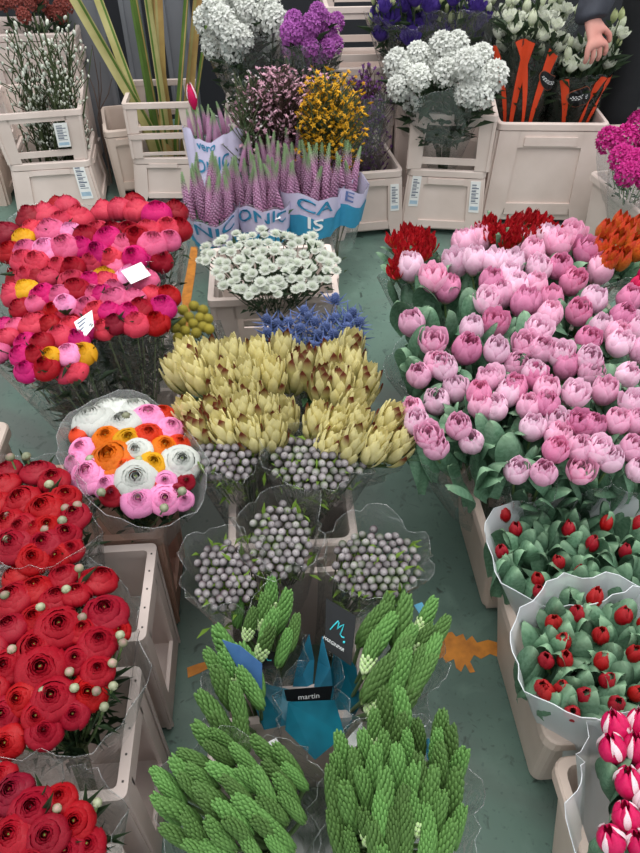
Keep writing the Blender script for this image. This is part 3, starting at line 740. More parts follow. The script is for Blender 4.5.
for x, y in [(139, 460), (90, 459), (182, 491), (164, 508), (101, 492), (126, 416)]:
    p = P(x, y, .485); hs.append((p, ranbud(0), px(10, p), None, 'flower_bud'))
bunch('mixed_bouquet', 'round bouquet of orange, white, pink and yellow ranunculus in frosted film', 'flowers', hs, (-.33, 1.0), .05, fol=(200, .04, DLEAF, .4, .93, .25), margin=.014, lift=.012, wrap=film('bouquet_film', (.8, .82, .82, 1), .14, .5, .2), flare=.06, wav=.004)

# red ranunculus
RB = {
 1: [(3, 487, 28), (38, 473, 27), (54, 482, 26), (22, 502, 31), (45, 511, 32), (9, 524, 27), (48, 527, 22), (22, 528, 24), (34, 530, 24), (74, 516, 26), (14, 545, 31), (45, 545, 28), (65, 535, 27), (34, 559, 26), (57, 557, 26), (-6, 505, 26), (66, 498, 25), (8, 472, 24), (-8, 540, 26), (70, 550, 22)],
 2: [(18, 576, 27), (99, 581, 29), (36, 591, 28), (14, 601, 35), (57, 600, 27), (76, 596, 25), (106, 615, 37), (36, 620, 27), (60, 629, 37), (82, 631, 23), (98, 644, 30), (12, 629, 30), (38, 650, 36), (7, 668, 30), (43, 670, 42), (53, 699, 36), (21, 699, 27), (74, 715, 25), (88, 694, 31), (98, 672, 26), (5, 714, 28), (38, 716, 27), (45, 731, 29), (10, 742, 29), (76, 660, 24), (64, 577, 24), (-8, 650, 28), (-8, 690, 28), (118, 632, 20)],
 3: [(15, 794, 34), (34, 812, 38), (14, 838, 36), (48, 836, 34), (76, 822, 32), (88, 845, 30), (-8, 815, 34), (60, 800, 26), (66, 853, 32), (34, 862, 36), (0, 868, 34), (2, 778, 26)]}
BB = {1: [(25, 453), (9, 454), (55, 499), (64, 505), (61, 517), (76, 502), (5, 536), (6, 513), (48, 481), (44, 526)],
      2: [(41, 619), (10, 646), (65, 586), (78, 565), (39, 604), (68, 669), (73, 685), (95, 688), (112, 683), (111, 660), (119, 632), (81, 614), (41, 688), (3, 592), (103, 704), (122, 640)],
      3: [(38, 822), (55, 806), (96, 800)]}
for k, z, base, lab in ((1, .47, (-.42, .78), 'upper red ranunculus bunch by the left edge'), (2, .47, (-.38, .50), 'large red ranunculus bunch with pale round buds, in the cut-out crate'), (3, .47, (-.36, .27), 'front red ranunculus bunch in the bottom left corner')):
    ps = dome([(a, b_) for a, b_, _ in RB[k]], z, .03)
    hs = [(p, ranunculus('crimson' if k == 3 and i % 3 == 0 else 'red', i % 3 if i % 4 else 0), px(s_ * 1.08, p) / 1.02, None, 'ranunculus_bloom') for i, (p, (a, b_, s_)) in enumerate(zip(ps, RB[k]))]
    for i, (x, y) in enumerate(BB[k]):
        p = P(x, y, z + .045); hs.append((p - Vector((0, 0, .008)), ranbud(i % 2), px(10.5, p), None, 'flower_bud'))
    bunch('ranunculus_bunch', lab, 'flowers', hs, base, .04, 'red ranunculus bunches', fol=(330, .05, DLEAF, .3, .93, .14), margin=.018, lift=-.012 if k != 1 else 0, r0=.06)

# ================================================================== RIGHT: pink tulips
TP = [(410,268),(432,279),(446,290),(457,263),(465,245),(473,261),(494,263),(510,263),(532,253),(557,245),(573,236),(538,271),(561,267),(571,283),(599,272),(534,286),(506,277),(516,287),(490,282),(486,301),(502,297),(553,301),(593,301),(620,316),(536,330),(549,317),(496,324),(471,331),(431,342),(435,364),(445,370),(419,377),(412,324),(496,352),(514,366),(540,350),(563,356),(589,358),(603,330),(616,336),(492,379),(516,387),(536,374),(567,367),(546,391),(574,395),(626,377),(634,405),(585,340),
 (428,437),(415,424),(413,411),(434,448),(458,427),(473,441),(437,401),(456,390),(481,407),(496,409),(529,409),(533,429),(516,472),(545,474),(554,452),(559,422),(557,438),(580,424),(578,450),(580,472),(597,450),(612,461),(617,423),(631,450),(636,424),(548,405),(591,427),(630,300),(640,330),(643,352),(578,312),(520,245),(480,240),(604,392),(640,470),(545,240),(588,252),(620,345),(650,400),(655,440),(650,300),(525,345),(478,395),(508,395),(590,375)]
TS = [(524, 305, 33, 'tuliprose'), (465, 350, 36, 'tuliprose'), (488, 382, 27, 'tulippink'), (535, 378, 27, 'tuliprose'), (516, 392, 26, 'tuliprose')]
allt = [(x, y, 30, None) for x, y in TP] + TS
cen = [(440, 280), (500, 272), (562, 262), (612, 300), (432, 352), (490, 345), (548, 335), (598, 345), (432, 420), (482, 400), (545, 390), (540, 455), (592, 440), (640, 420)]
labs = ['rearmost left pink tulip bunch, next to the red parrot tulips', 'back pink tulip bunch, second from the left of its row', 'back pink tulip bunch just in front of the red and yellow frilled tulips', 'pink tulip bunch at the right edge below the orange tulips',
        'pink tulip bunch reaching over the bare floor, halfway down its row', 'pink tulip bunch with one wide open pale rose bloom', 'dense pink tulip bunch in the centre of the tulip block', 'pink tulip bunch by the right edge, halfway down the tulip block',
        'pink tulip bunch hanging lowest over the bare floor, beside the yellow leucadendron', 'pink tulip bunch above the beige crate corner', 'pink tulip bunch just above the front row, middle', 'front pink tulip bunch directly behind the leafy red tulips', 'front pink tulip bunch behind the right part of the leafy red tulips', 'front pink tulip bunch cut off by the right edge']
grp = {i: [] for i in range(len(cen))}
for t in allt:
    i = min(range(len(cen)), key=lambda i: (cen[i][0] - t[0]) ** 2 + 1.3 * (cen[i][1] - t[1]) ** 2); grp[i].append(t)
def tulip_heads(lst, z, dz, base, size=1.0, cols=('tulippink', 'tulippink', 'tuliplight', 'tuliplight', 'tuliprose'), seed=0, lean=.55, meshf=tulip, part='tulip_bloom'):
    rr = random.Random(seed); hs = []; B = Vector((base[0], base[1], .12))
    for (p, t) in zip(dome([(t[0], t[1]) for t in lst], z, dz), lst):
        d = (p - B).normalized() * (1 - lean) + Vector((0, -.15, 1)) * lean; d.normalize(); s_ = px(t[2], p) * size
        c = t[3] or rr.choice(cols); hs.append((p - d * s_ * .5, meshf(c, rr.randrange(4)), s_, d, part))
    return hs
PB = {}
for i, lst in grp.items():
    if not lst: continue
    c = P(cen[i][0], cen[i][1], .48); by = min((.92, 1.03, 1.30, 1.40, 1.68, 1.78), key=lambda v: abs(v - c.y)); base = (min(.84, max(.47, c.x * .9 + .07)), by)
    hs = tulip_heads(lst, .48, .03, base, 1.03, seed=i)
    PB[i] = bunch('tulip_bunch', labs[i], 'flowers', hs, base, .04, 'pink tulip bunches', leafn=min(88, int(len(lst) * 5.5)), lsize=.115, fol=None, margin=.012, lift=-.03, sr=.003, stem=STEM, r0=.04)
LV = [(398, 300), (405, 318), (392, 342), (400, 352), (410, 362), (404, 388), (414, 398), (420, 312), (430, 310), (445, 312), (455, 305), (470, 300), (468, 288), (478, 318), (520, 318), (512, 340), (524, 332), (508, 322), (560, 300), (572, 318), (580, 296), (588, 282), (600, 290), (610, 300), (552, 320), (596, 312), (608, 350), (612, 365), (600, 408), (612, 400), (606, 380), (624, 355), (430, 408), (444, 422), (424, 400), (498, 425), (506, 436), (514, 446), (492, 440), (536, 460), (470, 395), (486, 425), (448, 408), (520, 408), (568, 410), (604, 430), (532, 232), (545, 262), (420, 290), (440, 262), (480, 270), (585, 262), (560, 345), (640, 362), (500, 465), (478, 458), (470, 468), (488, 475)]
for j, (x, y) in enumerate(LV):
    i = min(range(len(cen)), key=lambda i: (cen[i][0] - x) ** 2 + 1.3 * (cen[i][1] - y) ** 2); rt = PB[i]; O = Vector(rt.location)
    p = P(x, y, .505); d = ((p - O).normalized() * .55 + Vector((R.uniform(-.45, .2), R.uniform(-.3, .2), .45))).normalized(); s_ = R.uniform(.10, .135)
    link('leaf', leaf('tulip' if j % 3 else 'broad', R.randrange(3)), rt, p - d * s_ - O, aim(d), (s_ * 1.25, s_ * 1.35, s_))

# red parrot tulips, orange tulips
def simple_tulips(lab, pts, z, size, base, mesh, part, group=None, leafn=20, ln=.15, wrap=CLEAR, kind='tulip'):
    hs = []; B = Vector((base[0], base[1], .12))
    for p in dome(pts, z, .02):
        d = ((p - B).normalized() * .4 + Vector((0, 0, .6))).normalized(); s_ = px(size, p); hs.append((p - d * s_ * .5, mesh, s_, d, part))
    return bunch('tulip_bunch', lab, 'flowers', hs, base, .04, group, leafn=leafn, lsize=ln, margin=.015, lift=-.02, sr=.003, wrap=wrap, kind=kind)
simple_tulips('small bunch of red frilled tulips at the left tip of the tulip block', [(394, 240), (404, 250), (414, 243), (424, 236), (398, 262), (410, 260), (422, 254), (396, 272), (407, 232), (430, 246), (412, 235)], .48, 19, (.46, 1.78), parrot('r'), 'tulip_bloom', 'red frilled tulips', 16)
simple_tulips('red frilled tulips in front of the large tall crate, behind the pink ones', [(490, 224), (507, 230), (530, 218), (543, 222), (553, 232), (507, 242), (520, 236), (495, 236), (537, 236), (484, 232), (515, 222)], .5, 20, (.62, 1.88), parrot('r'), 'tulip_bloom', 'red frilled tulips', 20)
simple_tulips('yellow and apricot tulips tucked behind the pink ones', [(522, 252), (531, 248), (543, 254), (513, 258)], .45, 17, (.66, 1.8), tulip2(col(240, 190, 90), col(232, 120, 70), 'apricot_tulip'), 'tulip_bloom', None, 5, .1, None)
simple_tulips('orange and yellow flamed tulips at the right edge', [(604, 230), (616, 240), (628, 232), (612, 256), (624, 260), (640, 250), (604, 246), (634, 246), (640, 226), (622, 224), (606, 262), (650, 262)], .5, 28, (.86, 1.86), tulip2(col(196, 58, 34), col(222, 142, 48), 'orange_tulip'), 'tulip_bloom', None, 20, .13)
simple_tulips('deep pink tulips at the right edge below the orange ones', [(636, 284), (645, 275), (640, 294)], .5, 22, (.88, 1.5), tulip('hotpink', 0), 'tulip_bloom', None, 5, .12, None)

# leafy red tulips in frosted sleeves
def leafy(lab, cx, cy, rx, ry, z, buds, base, n, seed, bsize=18):
    global R
    keep = R; R = random.Random(seed); B = Vector((base[0], base[1], .05)); hs = []
    for (x, y) in buds:
        p = P(x, y, z - .004); d = ((p - B).normalized() * .5 + Vector((0, 0, .5))).normalized(); s_ = px(bsize, p) * 1.25
        hs.append((p - d * s_ * .75, tulip('tulipred', R.randrange(4)), s_, d, 'tulip_bloom'))
    edge = [P(cx + rx * cos(t), cy + ry * sin(t), z) for t in [i * pi / 6 for i in range(12)]]
    root = bunch('tulip_bunch', lab, 'flowers', hs, base, .04, 'leafy red tulips in frosted sleeves', wrap=None, sr=.003, leafn=0)
    O = Vector((base[0], base[1], .04))
    for (x, y) in fill(cx, cy, rx * .92, ry * .88, sqrt(pi * rx * ry / n * 1.12), seed):
        p = P(x, y, z + R.uniform(-.018, .012)); d = ((p - B).normalized() * .22 + Vector((R.uniform(-.24, .24), R.uniform(-.2, .24), 1)) * .78).normalized(); s_ = R.uniform(.085, .115)
        link('leaf', leaf('broad', R.randrange(4)), root, p - d * s_ - O, aim(d), (s_ * R.uniform(.9, 1.15), s_ * R.uniform(.9, 1.2), s_))
    tp = (sum(edge, Vector()) / 12 - O); mb, fn, nu = lathe_wrap(Vector((0, 0, .06)), .09, [e - O for e in edge], .004, .008, FROST, .03, wav=.004)
    w = link('wrapper', mb.mesh('wrapper'), root); rb = MB(); pts = [fn(i / nu, 1) for i in range(nu)]; rb.tube(pts + [pts[0]], .001, FROST, 4); link('wrapper_rim', rb.mesh('wrapper_rim'), w)
    # mass of lower leaves inside the sleeve
    link('foliage', foliage(260, Vector((tp.x * .3, tp.y * .3, .1)), [(e - O).lerp(tp, .3) for e in edge] + [tp] * 10, .05, TLEAF, .4, .78, .4).mesh('foliage', False), root)
    R = keep; return root
leafy('leafy red tulips in a frosted sleeve directly below the pink tulips', 578, 545, 88, 52, .40, [(505, 510), (514, 525), (569, 526), (593, 541), (560, 559), (538, 576), (501, 548), (539, 588), (582, 570), (608, 520), (628, 548), (640, 520)], (.57, .69), 95, 21, 17)
leafy('leafy red tulips in the lower frosted sleeve with many open red buds', 600, 648, 80, 68, .42, [(552, 618), (564, 637), (546, 656), (543, 684), (565, 656), (564, 687), (584, 692), (574, 710), (579, 608), (603, 631), (595, 593), (603, 660), (608, 677), (619, 701), (638, 651), (637, 690), (548, 690), (625, 612), (650, 620), (655, 670)], (.54, .52), 96, 22, 22)
# magenta and white tulips, bottom right
hs = []; base = (.52, .25); B = Vector((base[0], base[1], .05))
mw = tulip2(col(206, 24, 92), col(232, 40, 110), 'magenta_tulip'); 
@cached
def mwtulip(v):
    rr = random.Random(v); mb = MB(); m = mat('magenta_white_tulip', col(214, 26, 96), col(186, 12, 74), .45, 12, .15, rand=.06, trans=.2); w = mat('tulip_white_edge', col(244, 220, 226), rand=.05, trans=.2)
    for i, (n, rad, h) in enumerate([(3, .38, .95), (3, .34, 1.0)]):
        petal_ring(mb, n, i * 1.05, lambda v: rad * (sin(pi * (.08 + .84 * v)) ** .75), lambda v: h * v, 1.05, m, 6, 8, -.08, 0, .2, rr)
        petal_ring(mb, n, i * 1.05 + 1.05 * (1 - i), lambda v: rad * 1.03 * (sin(pi * (.08 + .84 * (.45 + .55 * v))) ** .75), lambda v: h * (.45 + .56 * v), .24, w, 2, 5, -.0, 0, .1, rr)
    return mb.mesh('magenta_white_tulip')
for x, y in [(612, 747), (638, 750), (627, 783), (626, 818), (646, 800), (617, 726), (650, 775), (640, 725), (612, 840), (640, 845), (660, 740)]:
    p = P(x, y, .44); d = ((p - B).normalized() * .6 + Vector((-.15, .5, .6)) * .5).normalized(); s_ = px(37, p); hs.append((p - d * s_ * .5, mwtulip(x % 3), s_, d, 'tulip_bloom'))
bunch('tulip_bunch', 'magenta and white tulips in a frosted sleeve at the bottom right corner', 'flowers', hs, base, .04, None, wrap=FROST, leafn=34, lsize=.09, kind='broad', margin=.03, lift=.0, sr=.003, r0=.07)

# ================================================================== MIDDLE COLUMN
# veronica sleeves
G_V = 'veronica bunches in printed paper sleeves'
def veron(lab, cx, cy, rx, ry, n_s, z, base, L_, paper_v, seed):
    pts = fill(cx, cy, rx, ry, n_s, seed); hs = []
    for p in [P(x, y, z) for x, y in pts]:
        d = Vector((R.uniform(-.12, .12), R.uniform(-.1, .15), 1)); d.normalize(); hs.append((p - d * L_ * .35, veronica(R.randrange(3)), (L_ * 1.0, L_ * 1.0, L_ * R.uniform(.85, 1.15)), d, 'flower_spike'))
    root = bunch('veronica_bunch', lab, 'flowers', hs, base, .05, G_V, stem=DSTEM, leafn=0, fol=(90, .04, LEAF, .6, 1.0, .22), margin=.022, lift=.04, r0=.05, wstart=.3, flare=.02, wav=.003)
    return root
v1 = veron('small veronica bunch at the upper left with a red and white tulip on top', 214, 130, 26, 8, 9, .50, (-.20, 2.30), .11, .8, 1)
v2 = veron('left veronica bunch in lilac paper, letters NIC', 210, 196, 25, 17, 9.5, .40, (-.17, 2.10), .16, .8, 2)
v3 = veron('middle veronica bunch in lilac paper, letters ONIC', 262, 188, 26, 17, 9.5, .41, (-.02, 2.10), .16, .8, 3)
v4 = veron('right veronica bunch in lilac and blue paper, letters CA and IS', 316, 180, 32, 17, 9.5, .41, (.12, 2.12), .17, .8, 4)
v5 = veron('narrow veronica bunch at the right, its sleeve printed blue', 343, 175, 10, 15, 10, .41, (.21, 2.2), .16, .8, 5)
v6 = veron('veronica bunch at the back, between the waxflower and the front sleeves', 262, 152, 38, 9, 10, .44, (.02, 2.26), .13, .8, 6)
def papers(root, v0, v1, u0, u1, band, txts, wave=.0):
    v0 += .14; v1 += .24; txts = [(a, b * .8, c, d, e + .22) for a, b, c, d, e in txts]
    w, fn = root_fn[root.name]
    pp = patch(w, fn, 'paper_sleeve', LILPAP, lambda b: (u0, u1), v0, v1, 24, 8, .002)
    if band: patch(w, fn, 'blue_band', TEALPAP, lambda b: (u0 + .002, u1 - .002), v0, v0 + (v1 - v0) * band, 24, 4, .0035)
    for s_, size, m, uc, vc in txts: sleeve_text(w, fn, s_, size, m, uc, vc, .075, .26, .006, bold=.0008, slope=.06)
papers(v2, .30, .74, .48, 1.02, .28, [('NIC', .085, TEALINK, .77, .64)])
papers(v3, .30, .74, .48, 1.02, .28, [('ONIC', .08, TEALINK, .75, .64)])
papers(v4, .30, .84, .48, 1.02, .5, [('CA', .085, TEALINK, .745, .72), ('IS', .085, WINK, .745, .46)])
papers(v5, .30, .78, .48, 1.02, .6, [('E', .07, BLUEINK, .75, .7)])
papers(v1, .30, .78, .48, 1.02, 0, [('ONIC', .07, TEALINK, .75, .50), ('vero', .045, TEALINK, .72, .74)])
o = v1; p = P(194, 103, .58) - Vector(v1.location); link('tulip', mwtulip(0), o, p - Vector((0, 0, .02)), aim((-.1, 0, 1), 0), (.045, .045, .085))
mb = MB(); mb.tube([(0, 0, .2), p * .6 + Vector((0, 0, .1)), p - Vector((0, 0, .02))], .002, STEM, 4); link('tulip_stem', mb.mesh('stem'), o)
card('name_tag', 'small white tag leaning against the middle veronica sleeve', [P(259, 213, .37), P(275, 209, .38), P(281, 218, .36), P(265, 223, .35)], lines=2)
# astrantia
hs = []
for p in dome(fill(269, 263, 70, 35, 10.0, 8, 0, .3), .46, .05): hs.append((p, astrantia(0), px(R.uniform(10, 14.5), p), (Vector((p.x, p.y - 1.8, .35)).normalized() * .5 + Vector((0, -.3, 1))), 'astrantia_bloom'))
hs = hs[:98]
bunch('astrantia_bunch', 'wide bunch of small white astrantia in the centre crate', 'flowers', hs, (0, 1.79), .05, fol=(420, .03, DLEAF, .5, 1.0, .35), wrap=None, stem=DSTEM, sr=.0012)
# craspedia
hs = [(P(x, y, .46), craspedia(), px(11.5, P(x, y, .46)), None, 'craspedia_ball') for x, y in [(183, 310), (194, 306), (203, 310), (189, 317), (200, 318), (208, 319), (181, 322), (193, 324), (203, 327), (185, 331), (196, 333), (178, 338), (189, 340), (209, 329), (175, 328)]]
bunch('craspedia_bunch', 'bunch of yellow button balls left of the blue thistles', 'flowers', hs, (-.10, 1.42), .2, fol=None, margin=.012, stem=DSTEM, sr=.0013, lift=-.02)
hs = [(p - Vector((0, 0, .01)), thistle(), px(16, p), None, 'thistle_head') for p in dome([(269, 332), (280, 338), (278, 324), (290, 322), (289, 334), (297, 342), (301, 328), (308, 318), (305, 312), (314, 322), (317, 334), (324, 341), (325, 326), (333, 318), (332, 333), (341, 337), (345, 327), (350, 313), (357, 322), (357, 334), (348, 345), (336, 348), (312, 345), (284, 345), (334, 300), (345, 318), (268, 320), (275, 346), (322, 350), (306, 352)], .45, .02)]
bunch('thistle_bunch', 'bunch of spiky blue thistles in front of the white astrantia', 'flowers', hs, (.06, 1.42), .1, fol=(160, .03, mat('thistle_leaf', col(96, 112, 130)), .6, 1.0, .2), margin=.015, stem=mat('thistle_stem', col(110, 124, 150)), sr=.0014, lift=-.03, wrap=CLEAR)
# leucadendron
G_Y = 'yellow leucadendron bunches'
for (cx, cy, rx, ry, z, base, lab, dr, var) in [(240, 370, 60, 28, .45, (-.06, 1.36), 'pale yellow leucadendron bunch at the back left, below the astrantia crate', (-.05, .1), (0, 1, 0)), (334, 378, 34, 28, .45, (.07, 1.34), 'yellow leucadendron bunch with many brown tips, below the blue thistles', (.05, .1), (1, 2, 1)),
                                   (240, 423, 56, 26, .45, (-.05, 1.22), 'pale yellow leucadendron bunch directly above the grey ball flowers', (-.1, 0), (0, 1, 0, 2)), (357, 437, 52, 28, .45, (.07, 1.2), 'yellow leucadendron bunch reaching right over the bare floor', (.25, 0), (0, 1, 0))]:
    hs = []
    for i, p in enumerate(dome(fill(cx, cy, rx, ry, 22, int(cx + cy), 0, .2), z, .03)):
        s_ = px(56, p); d = Vector((dr[0] + (p.x - base[0]) * 1.2, dr[1] + (p.y - base[1]) * .4 + .1, 1)).normalized(); hs.append((p - d * s_ * .45, leuco(var[i % len(var)]), s_, d, 'leucadendron_head'))
    bunch('leucadendron_bunch', lab, 'flowers', hs, base, .05, G_Y, fol=(50, .05, LEAF, .6, .95, .3), margin=.02, lift=.0, stem=STEM, sr=.003, r0=.04)
# brunia
G_G = 'grey ball flower bunches'
for (cx, cy, rx, ry, base, lab, pal, sd) in [(225, 458, 30, 25, (-.06, .99), 'grey ball flower bunch at the upper left, beside the mixed bouquet', (0, 0, 2), 1), (318, 462, 47, 27, (.04, .97), 'widest grey ball flower bunch, directly under the yellow leucadendron', (0, 0, 0, 1), 2), (281, 541, 31, 38, (.0, .84), 'grey ball flower bunch in the middle of the five', (0, 0, 0, 1), 3),
                                           (226, 577, 31, 35, (-.05, .73), 'dark mauve-grey ball flower bunch at the lower left', (0, 2, 0), 4), (376, 565, 43, 36, (.06, .73), 'greenish grey ball flower bunch over the bare floor at the lower right', (1, 0, 1, 0, 2), 5)]:
    hs = []; rr = random.Random(sd); c = P(cx, cy, .3)
    for p in dome(fill(cx, cy, rx, ry, 8.3, sd, 0, .16), .44, .035):
        hs.append((p, berry(rr.choice(pal)), px(8.6, p), ((p - c) * 1.0 + Vector((0, -.05, 0))), 'brunia_ball'))
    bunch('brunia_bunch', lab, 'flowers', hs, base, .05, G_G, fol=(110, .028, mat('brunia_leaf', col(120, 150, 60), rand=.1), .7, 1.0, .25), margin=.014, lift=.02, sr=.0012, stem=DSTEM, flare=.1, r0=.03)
# green ornithogalum
G_O = 'green bud spike bunches'
def orni(lab, cx, cy, rx, ry, z, base, d0, sd, s=19, along=1.0, L_=42, pale=.0, wrap=CLEAR, rot=0, tie=.45, dz=.04):
    rr = random.Random(sd); hs = []
    for p in dome(fill(cx, cy, rx, ry, s, sd, rot, .28), z, dz):
        d = (Vector(d0) + Vector((rr.uniform(-.16, .16), rr.uniform(-.16, .16), rr.uniform(-.1, .1))) + Vector((p.x - base[0], 0, 0)) * 1.2).normalized(); l = px(L_, p) * rr.uniform(.85, 1.12)
        hs.append((p - d * l * .5, spike_green(3 if rr.random() < pale else rr.randrange(3)), (l * .88, l * .88, l), d, 'bud_spike'))
    return bunch('ornithogalum_bunch', lab, 'flowers', hs, base, .05, G_O, fol=None, margin=.02, lift=.0, sr=.0032, stem=STEM, r0=.04, wrap=wrap, tie=tie, flare=.08)
g1 = orni('green bud spikes under the dark mauve-grey ball flowers', 266, 622, 34, 30, .43, (-.03, .66), (.25, .55, .6), 31, 20, pale=.25)
g2 = orni('green bud spikes at the left, pointing up beside the bare floor', 228, 688, 30, 46, .42, (-.06, .55), (-.25, .55, .6), 32, 23, pale=.1, L_=52)
g3 = orni('green bud spikes leaning right, behind the black label', 402, 655, 42, 55, .43, (.06, .56), (.35, .6, .5), 33, 21, pale=.3, L_=50)
g4 = orni('front left bunch of green bud spikes pointing to the upper left', 232, 800, 72, 66, .48, (-.04, .36), (-.55, .42, .55), 34, 22, L_=46)
g5 = orni('front right bunch of green bud spikes pointing away from the viewer', 395, 790, 74, 78, .48, (.06, .36), (-.02, .62, .7), 35, 22, L_=50, pale=.06)
# small extra spike
# teal inserts and black labels on the sleeves
def polycard(parent, name, pts, m, th=.0008):
    O = Vector(parent.matrix_world.translation) if parent else Vector()
    w = [p - O for p in pts]; n = (w[1] - w[0]).cross(w[2] - w[0]).normalized(); n = n if n.z > 0 else -n; k = len(w); mb = MB()
    mb.add(w + [p - n * th for p in w], [tuple(range(k)), tuple(range(2 * k - 1, k - 1, -1))] + [(i, k + i, k + (i + 1) % k, (i + 1) % k) for i in range(k)], m)
    return link(name, mb.mesh(name, False), parent), w, n
TEALP = mat('teal_film_insert', col(24, 128, 150), col(12, 84, 104), .35, 12, .25, rand=0, trans=.2)
TEALD = mat('teal_film_light', col(60, 150, 184), col(24, 110, 140), .35, 14, .2, rand=0, trans=.2)
bpy.context.view_layer.update()
def wv(x, y, z): return P(x, y, z)
for par, pts, m in [(g3, [(326, 700, .28), (336, 640, .36), (356, 668, .37), (360, 705, .33), (345, 735, .26)], TEALP), (g1, [(290, 700, .28), (298, 660, .34), (309, 634, .385), (314, 660, .33), (312, 700, .28)], TEALD), (g1, [(312, 700, .28), (318, 660, .34), (322, 636, .385), (330, 668, .35), (334, 700, .28)], TEALD),
                    (g1, [(222, 640, .48), (240, 646, .48), (262, 664, .46), (262, 690, .43), (240, 672, .45)], mat('blue_film_insert', col(70, 110, 160), col(50, 84, 130), .3, rand=0, trans=.2)), (g4, [(285, 730, .33), (288, 702, .36), (335, 700, .36), (345, 735, .32), (315, 760, .30)], TEALP),
                    (g2, [(252, 700, .33), (256, 682, .35), (292, 690, .34), (288, 725, .33), (264, 730, .32)], TEALP), (g3, [(414, 605, .41), (422, 602, .41), (442, 640, .40), (436, 642, .40)], TEALD), (g5, [(424, 742, .40), (428, 738, .41), (436, 750, .40), (428, 762, .39)], TEALD), (g3, [(346, 740, .34), (362, 722, .37), (362, 738, .36), (352, 752, .34)], PAPER), (g4, [(268, 742, .42), (276, 738, .42), (284, 748, .41), (276, 752, .41)], PAPER)]:
    polycard(par, 'sleeve_insert', [wv(*p) for p in pts], m)
lab_, w, n = polycard(g3, 'label', [wv(326, 598, .49), wv(356, 616, .49), wv(351, 666, .44), wv(325, 648, .44)], BLACKP)
def onquad(w, n, off=.0015):   # local x along w0->w1, y along w3->w0; origin centre
    c = sum(w, Vector()) / 4; ex = ((w[1] - w[0]) + (w[2] - w[3])).normalized(); ey = ((w[0] - w[3]) + (w[1] - w[2])); ey = (ey - ex * ey.dot(ex)).normalized()
    return lambda x, y: c + ex * x + ey * y + n * off, c, ex, ey
f, c, ex, ey = onquad(w, n)
mb = text_mb('MARGINPAR', .0068, WINK, lambda x, y: f(x, y - .020)); link('lettering', mb.mesh('lettering', False), lab_)
mb = MB(); pts = [(-.014, -.004), (-.011, .006), (-.008, .014), (-.006, .012), (-.004, .002), (-.002, .008), (.002, .014), (.003, .006), (.003, -.002), (.007, -.004), (.011, -.003)]
mb.tube([f(x * 1.0, y) for x, y in pts], .0011, AQUAINK, 5); mb.ball(f(.0135, -.009), .002, AQUAINK, 8, 6); link('emblem', mb.mesh('emblem'), lab_)
lab_, w, n = polycard(g1, 'label', [wv(284, 690, .355), wv(333, 686, .355), wv(330, 702, .33), wv(288, 706, .33)], BLACKP)
f, c, ex, ey = onquad(w, n); mb = text_mb('martin', .013, WINK, lambda x, y: f(x, y)); link('lettering', mb.mesh('lettering', False), lab_)
lab_, w, n = polycard(g1, 'label', [wv(256, 650, .41), wv(276, 652, .41), wv(276, 668, .39), wv(258, 670, .39)], BLACKP)
f, c, ex, ey = onquad(w, n); mb = MB(); mb.tube([f(x, y) for x, y in [(-.009, -.002), (-.006, .005), (-.004, 0), (-.001, .005), (.002, 0), (.008, 0)]], .0009, AQUAINK, 4); link('emblem', mb.mesh('emblem'), lab_)

# ================================================================== BACK ROWS
G_K = 'cut flowers along the back'
def sprigs(name, lab, cat, pts, yy, base, zb, mesh, part, wrap=CLEAR, group=None, spread=.05, xy=1.0, fol=None):
    hs = []
    O = Vector((base[0], base[1], zb))
    for (x, y) in pts:
        t = PY(x, y, yy + R.uniform(-.1, .1)); b = Vector((base[0] + R.uniform(-spread, spread) + (t.x - base[0]) * .3, base[1] + R.uniform(-spread, spread), zb)); d = t - b
        hs.append((b, mesh(R.randrange(3)), (d.length * xy, d.length * xy, d.length), d, part))
    root = thing(name, lab, cat, O, group)
    for h in hs: link(part, h[1], root, h[0] - O, aim(h[3]), h[2])
    tops = [h[0] - O + h[3] for h in hs]
    if fol: link('foliage', foliage(fol[0], Vector((0, 0, 0)), tops, fol[1], fol[2], fol[3], fol[4], fol[5]).mesh('foliage', False), root)
    if wrap:
        mb, fn, nu = lathe_wrap(Vector((0, 0, .05)), .05, tops, -.03, .03, wrap, .05, start=.1); w = link('wrapper', mb.mesh('wrapper'), root); root_fn[root.name] = (w, fn)
    return root
WB = lambda v: sprig('white_bud_branch', col(222, 226, 214), col(190, 196, 176), .009, 30, .5, v, DSTEM)
sprigs('willow_branches', 'tall branches dotted with white buds in the far left crate', 'branches', fill(38, 50, 44, 46, 16, 1), 2.95, (lbc.x, lbc.y + .02), .06, WB, 'branch', None, G_K, .09, .8)
WX = lambda v: sprig('waxflower_sprig', col(226, 184, 200), col(180, 120, 140), .02, 120, 1.0, v, mat('brown_stem', col(78, 62, 54)))
sprigs('waxflower_bunch', 'fine pink and white waxflower above the veronica', 'flowers', fill(283, 90, 38, 26, 10.5, 2) , 2.55, (.05, 2.5), .12, WX, 'sprig', None, G_K, .08, 1.0, (260, .03, DLEAF, .5, 1, .2))
WX2 = lambda v: sprig('pale_waxflower_sprig', col(222, 218, 216), col(150, 130, 134), .013, 50, 1.0, v, DSTEM)
sprigs('waxflower_bunch', 'pale white waxflower left of the pink one', 'flowers', fill(252, 100, 14, 28, 11, 3), 2.5, (-.06, 2.48), .12, WX2, 'sprig', None, G_K, .05, .9, (100, .03, DLEAF, .5, 1, .2))
YL = lambda v: sprig('yellow_sprig', col(226, 176, 40), col(176, 122, 20), .022, 120, .9, v, DSTEM)
sprigs('yellow_spray', 'golden yellow spray of small blossoms right of the pink waxflower', 'flowers', fill(331, 90, 19, 25, 10, 4), 2.42, (.2, 2.44), .12, YL, 'sprig', None, G_K, .04, .9)
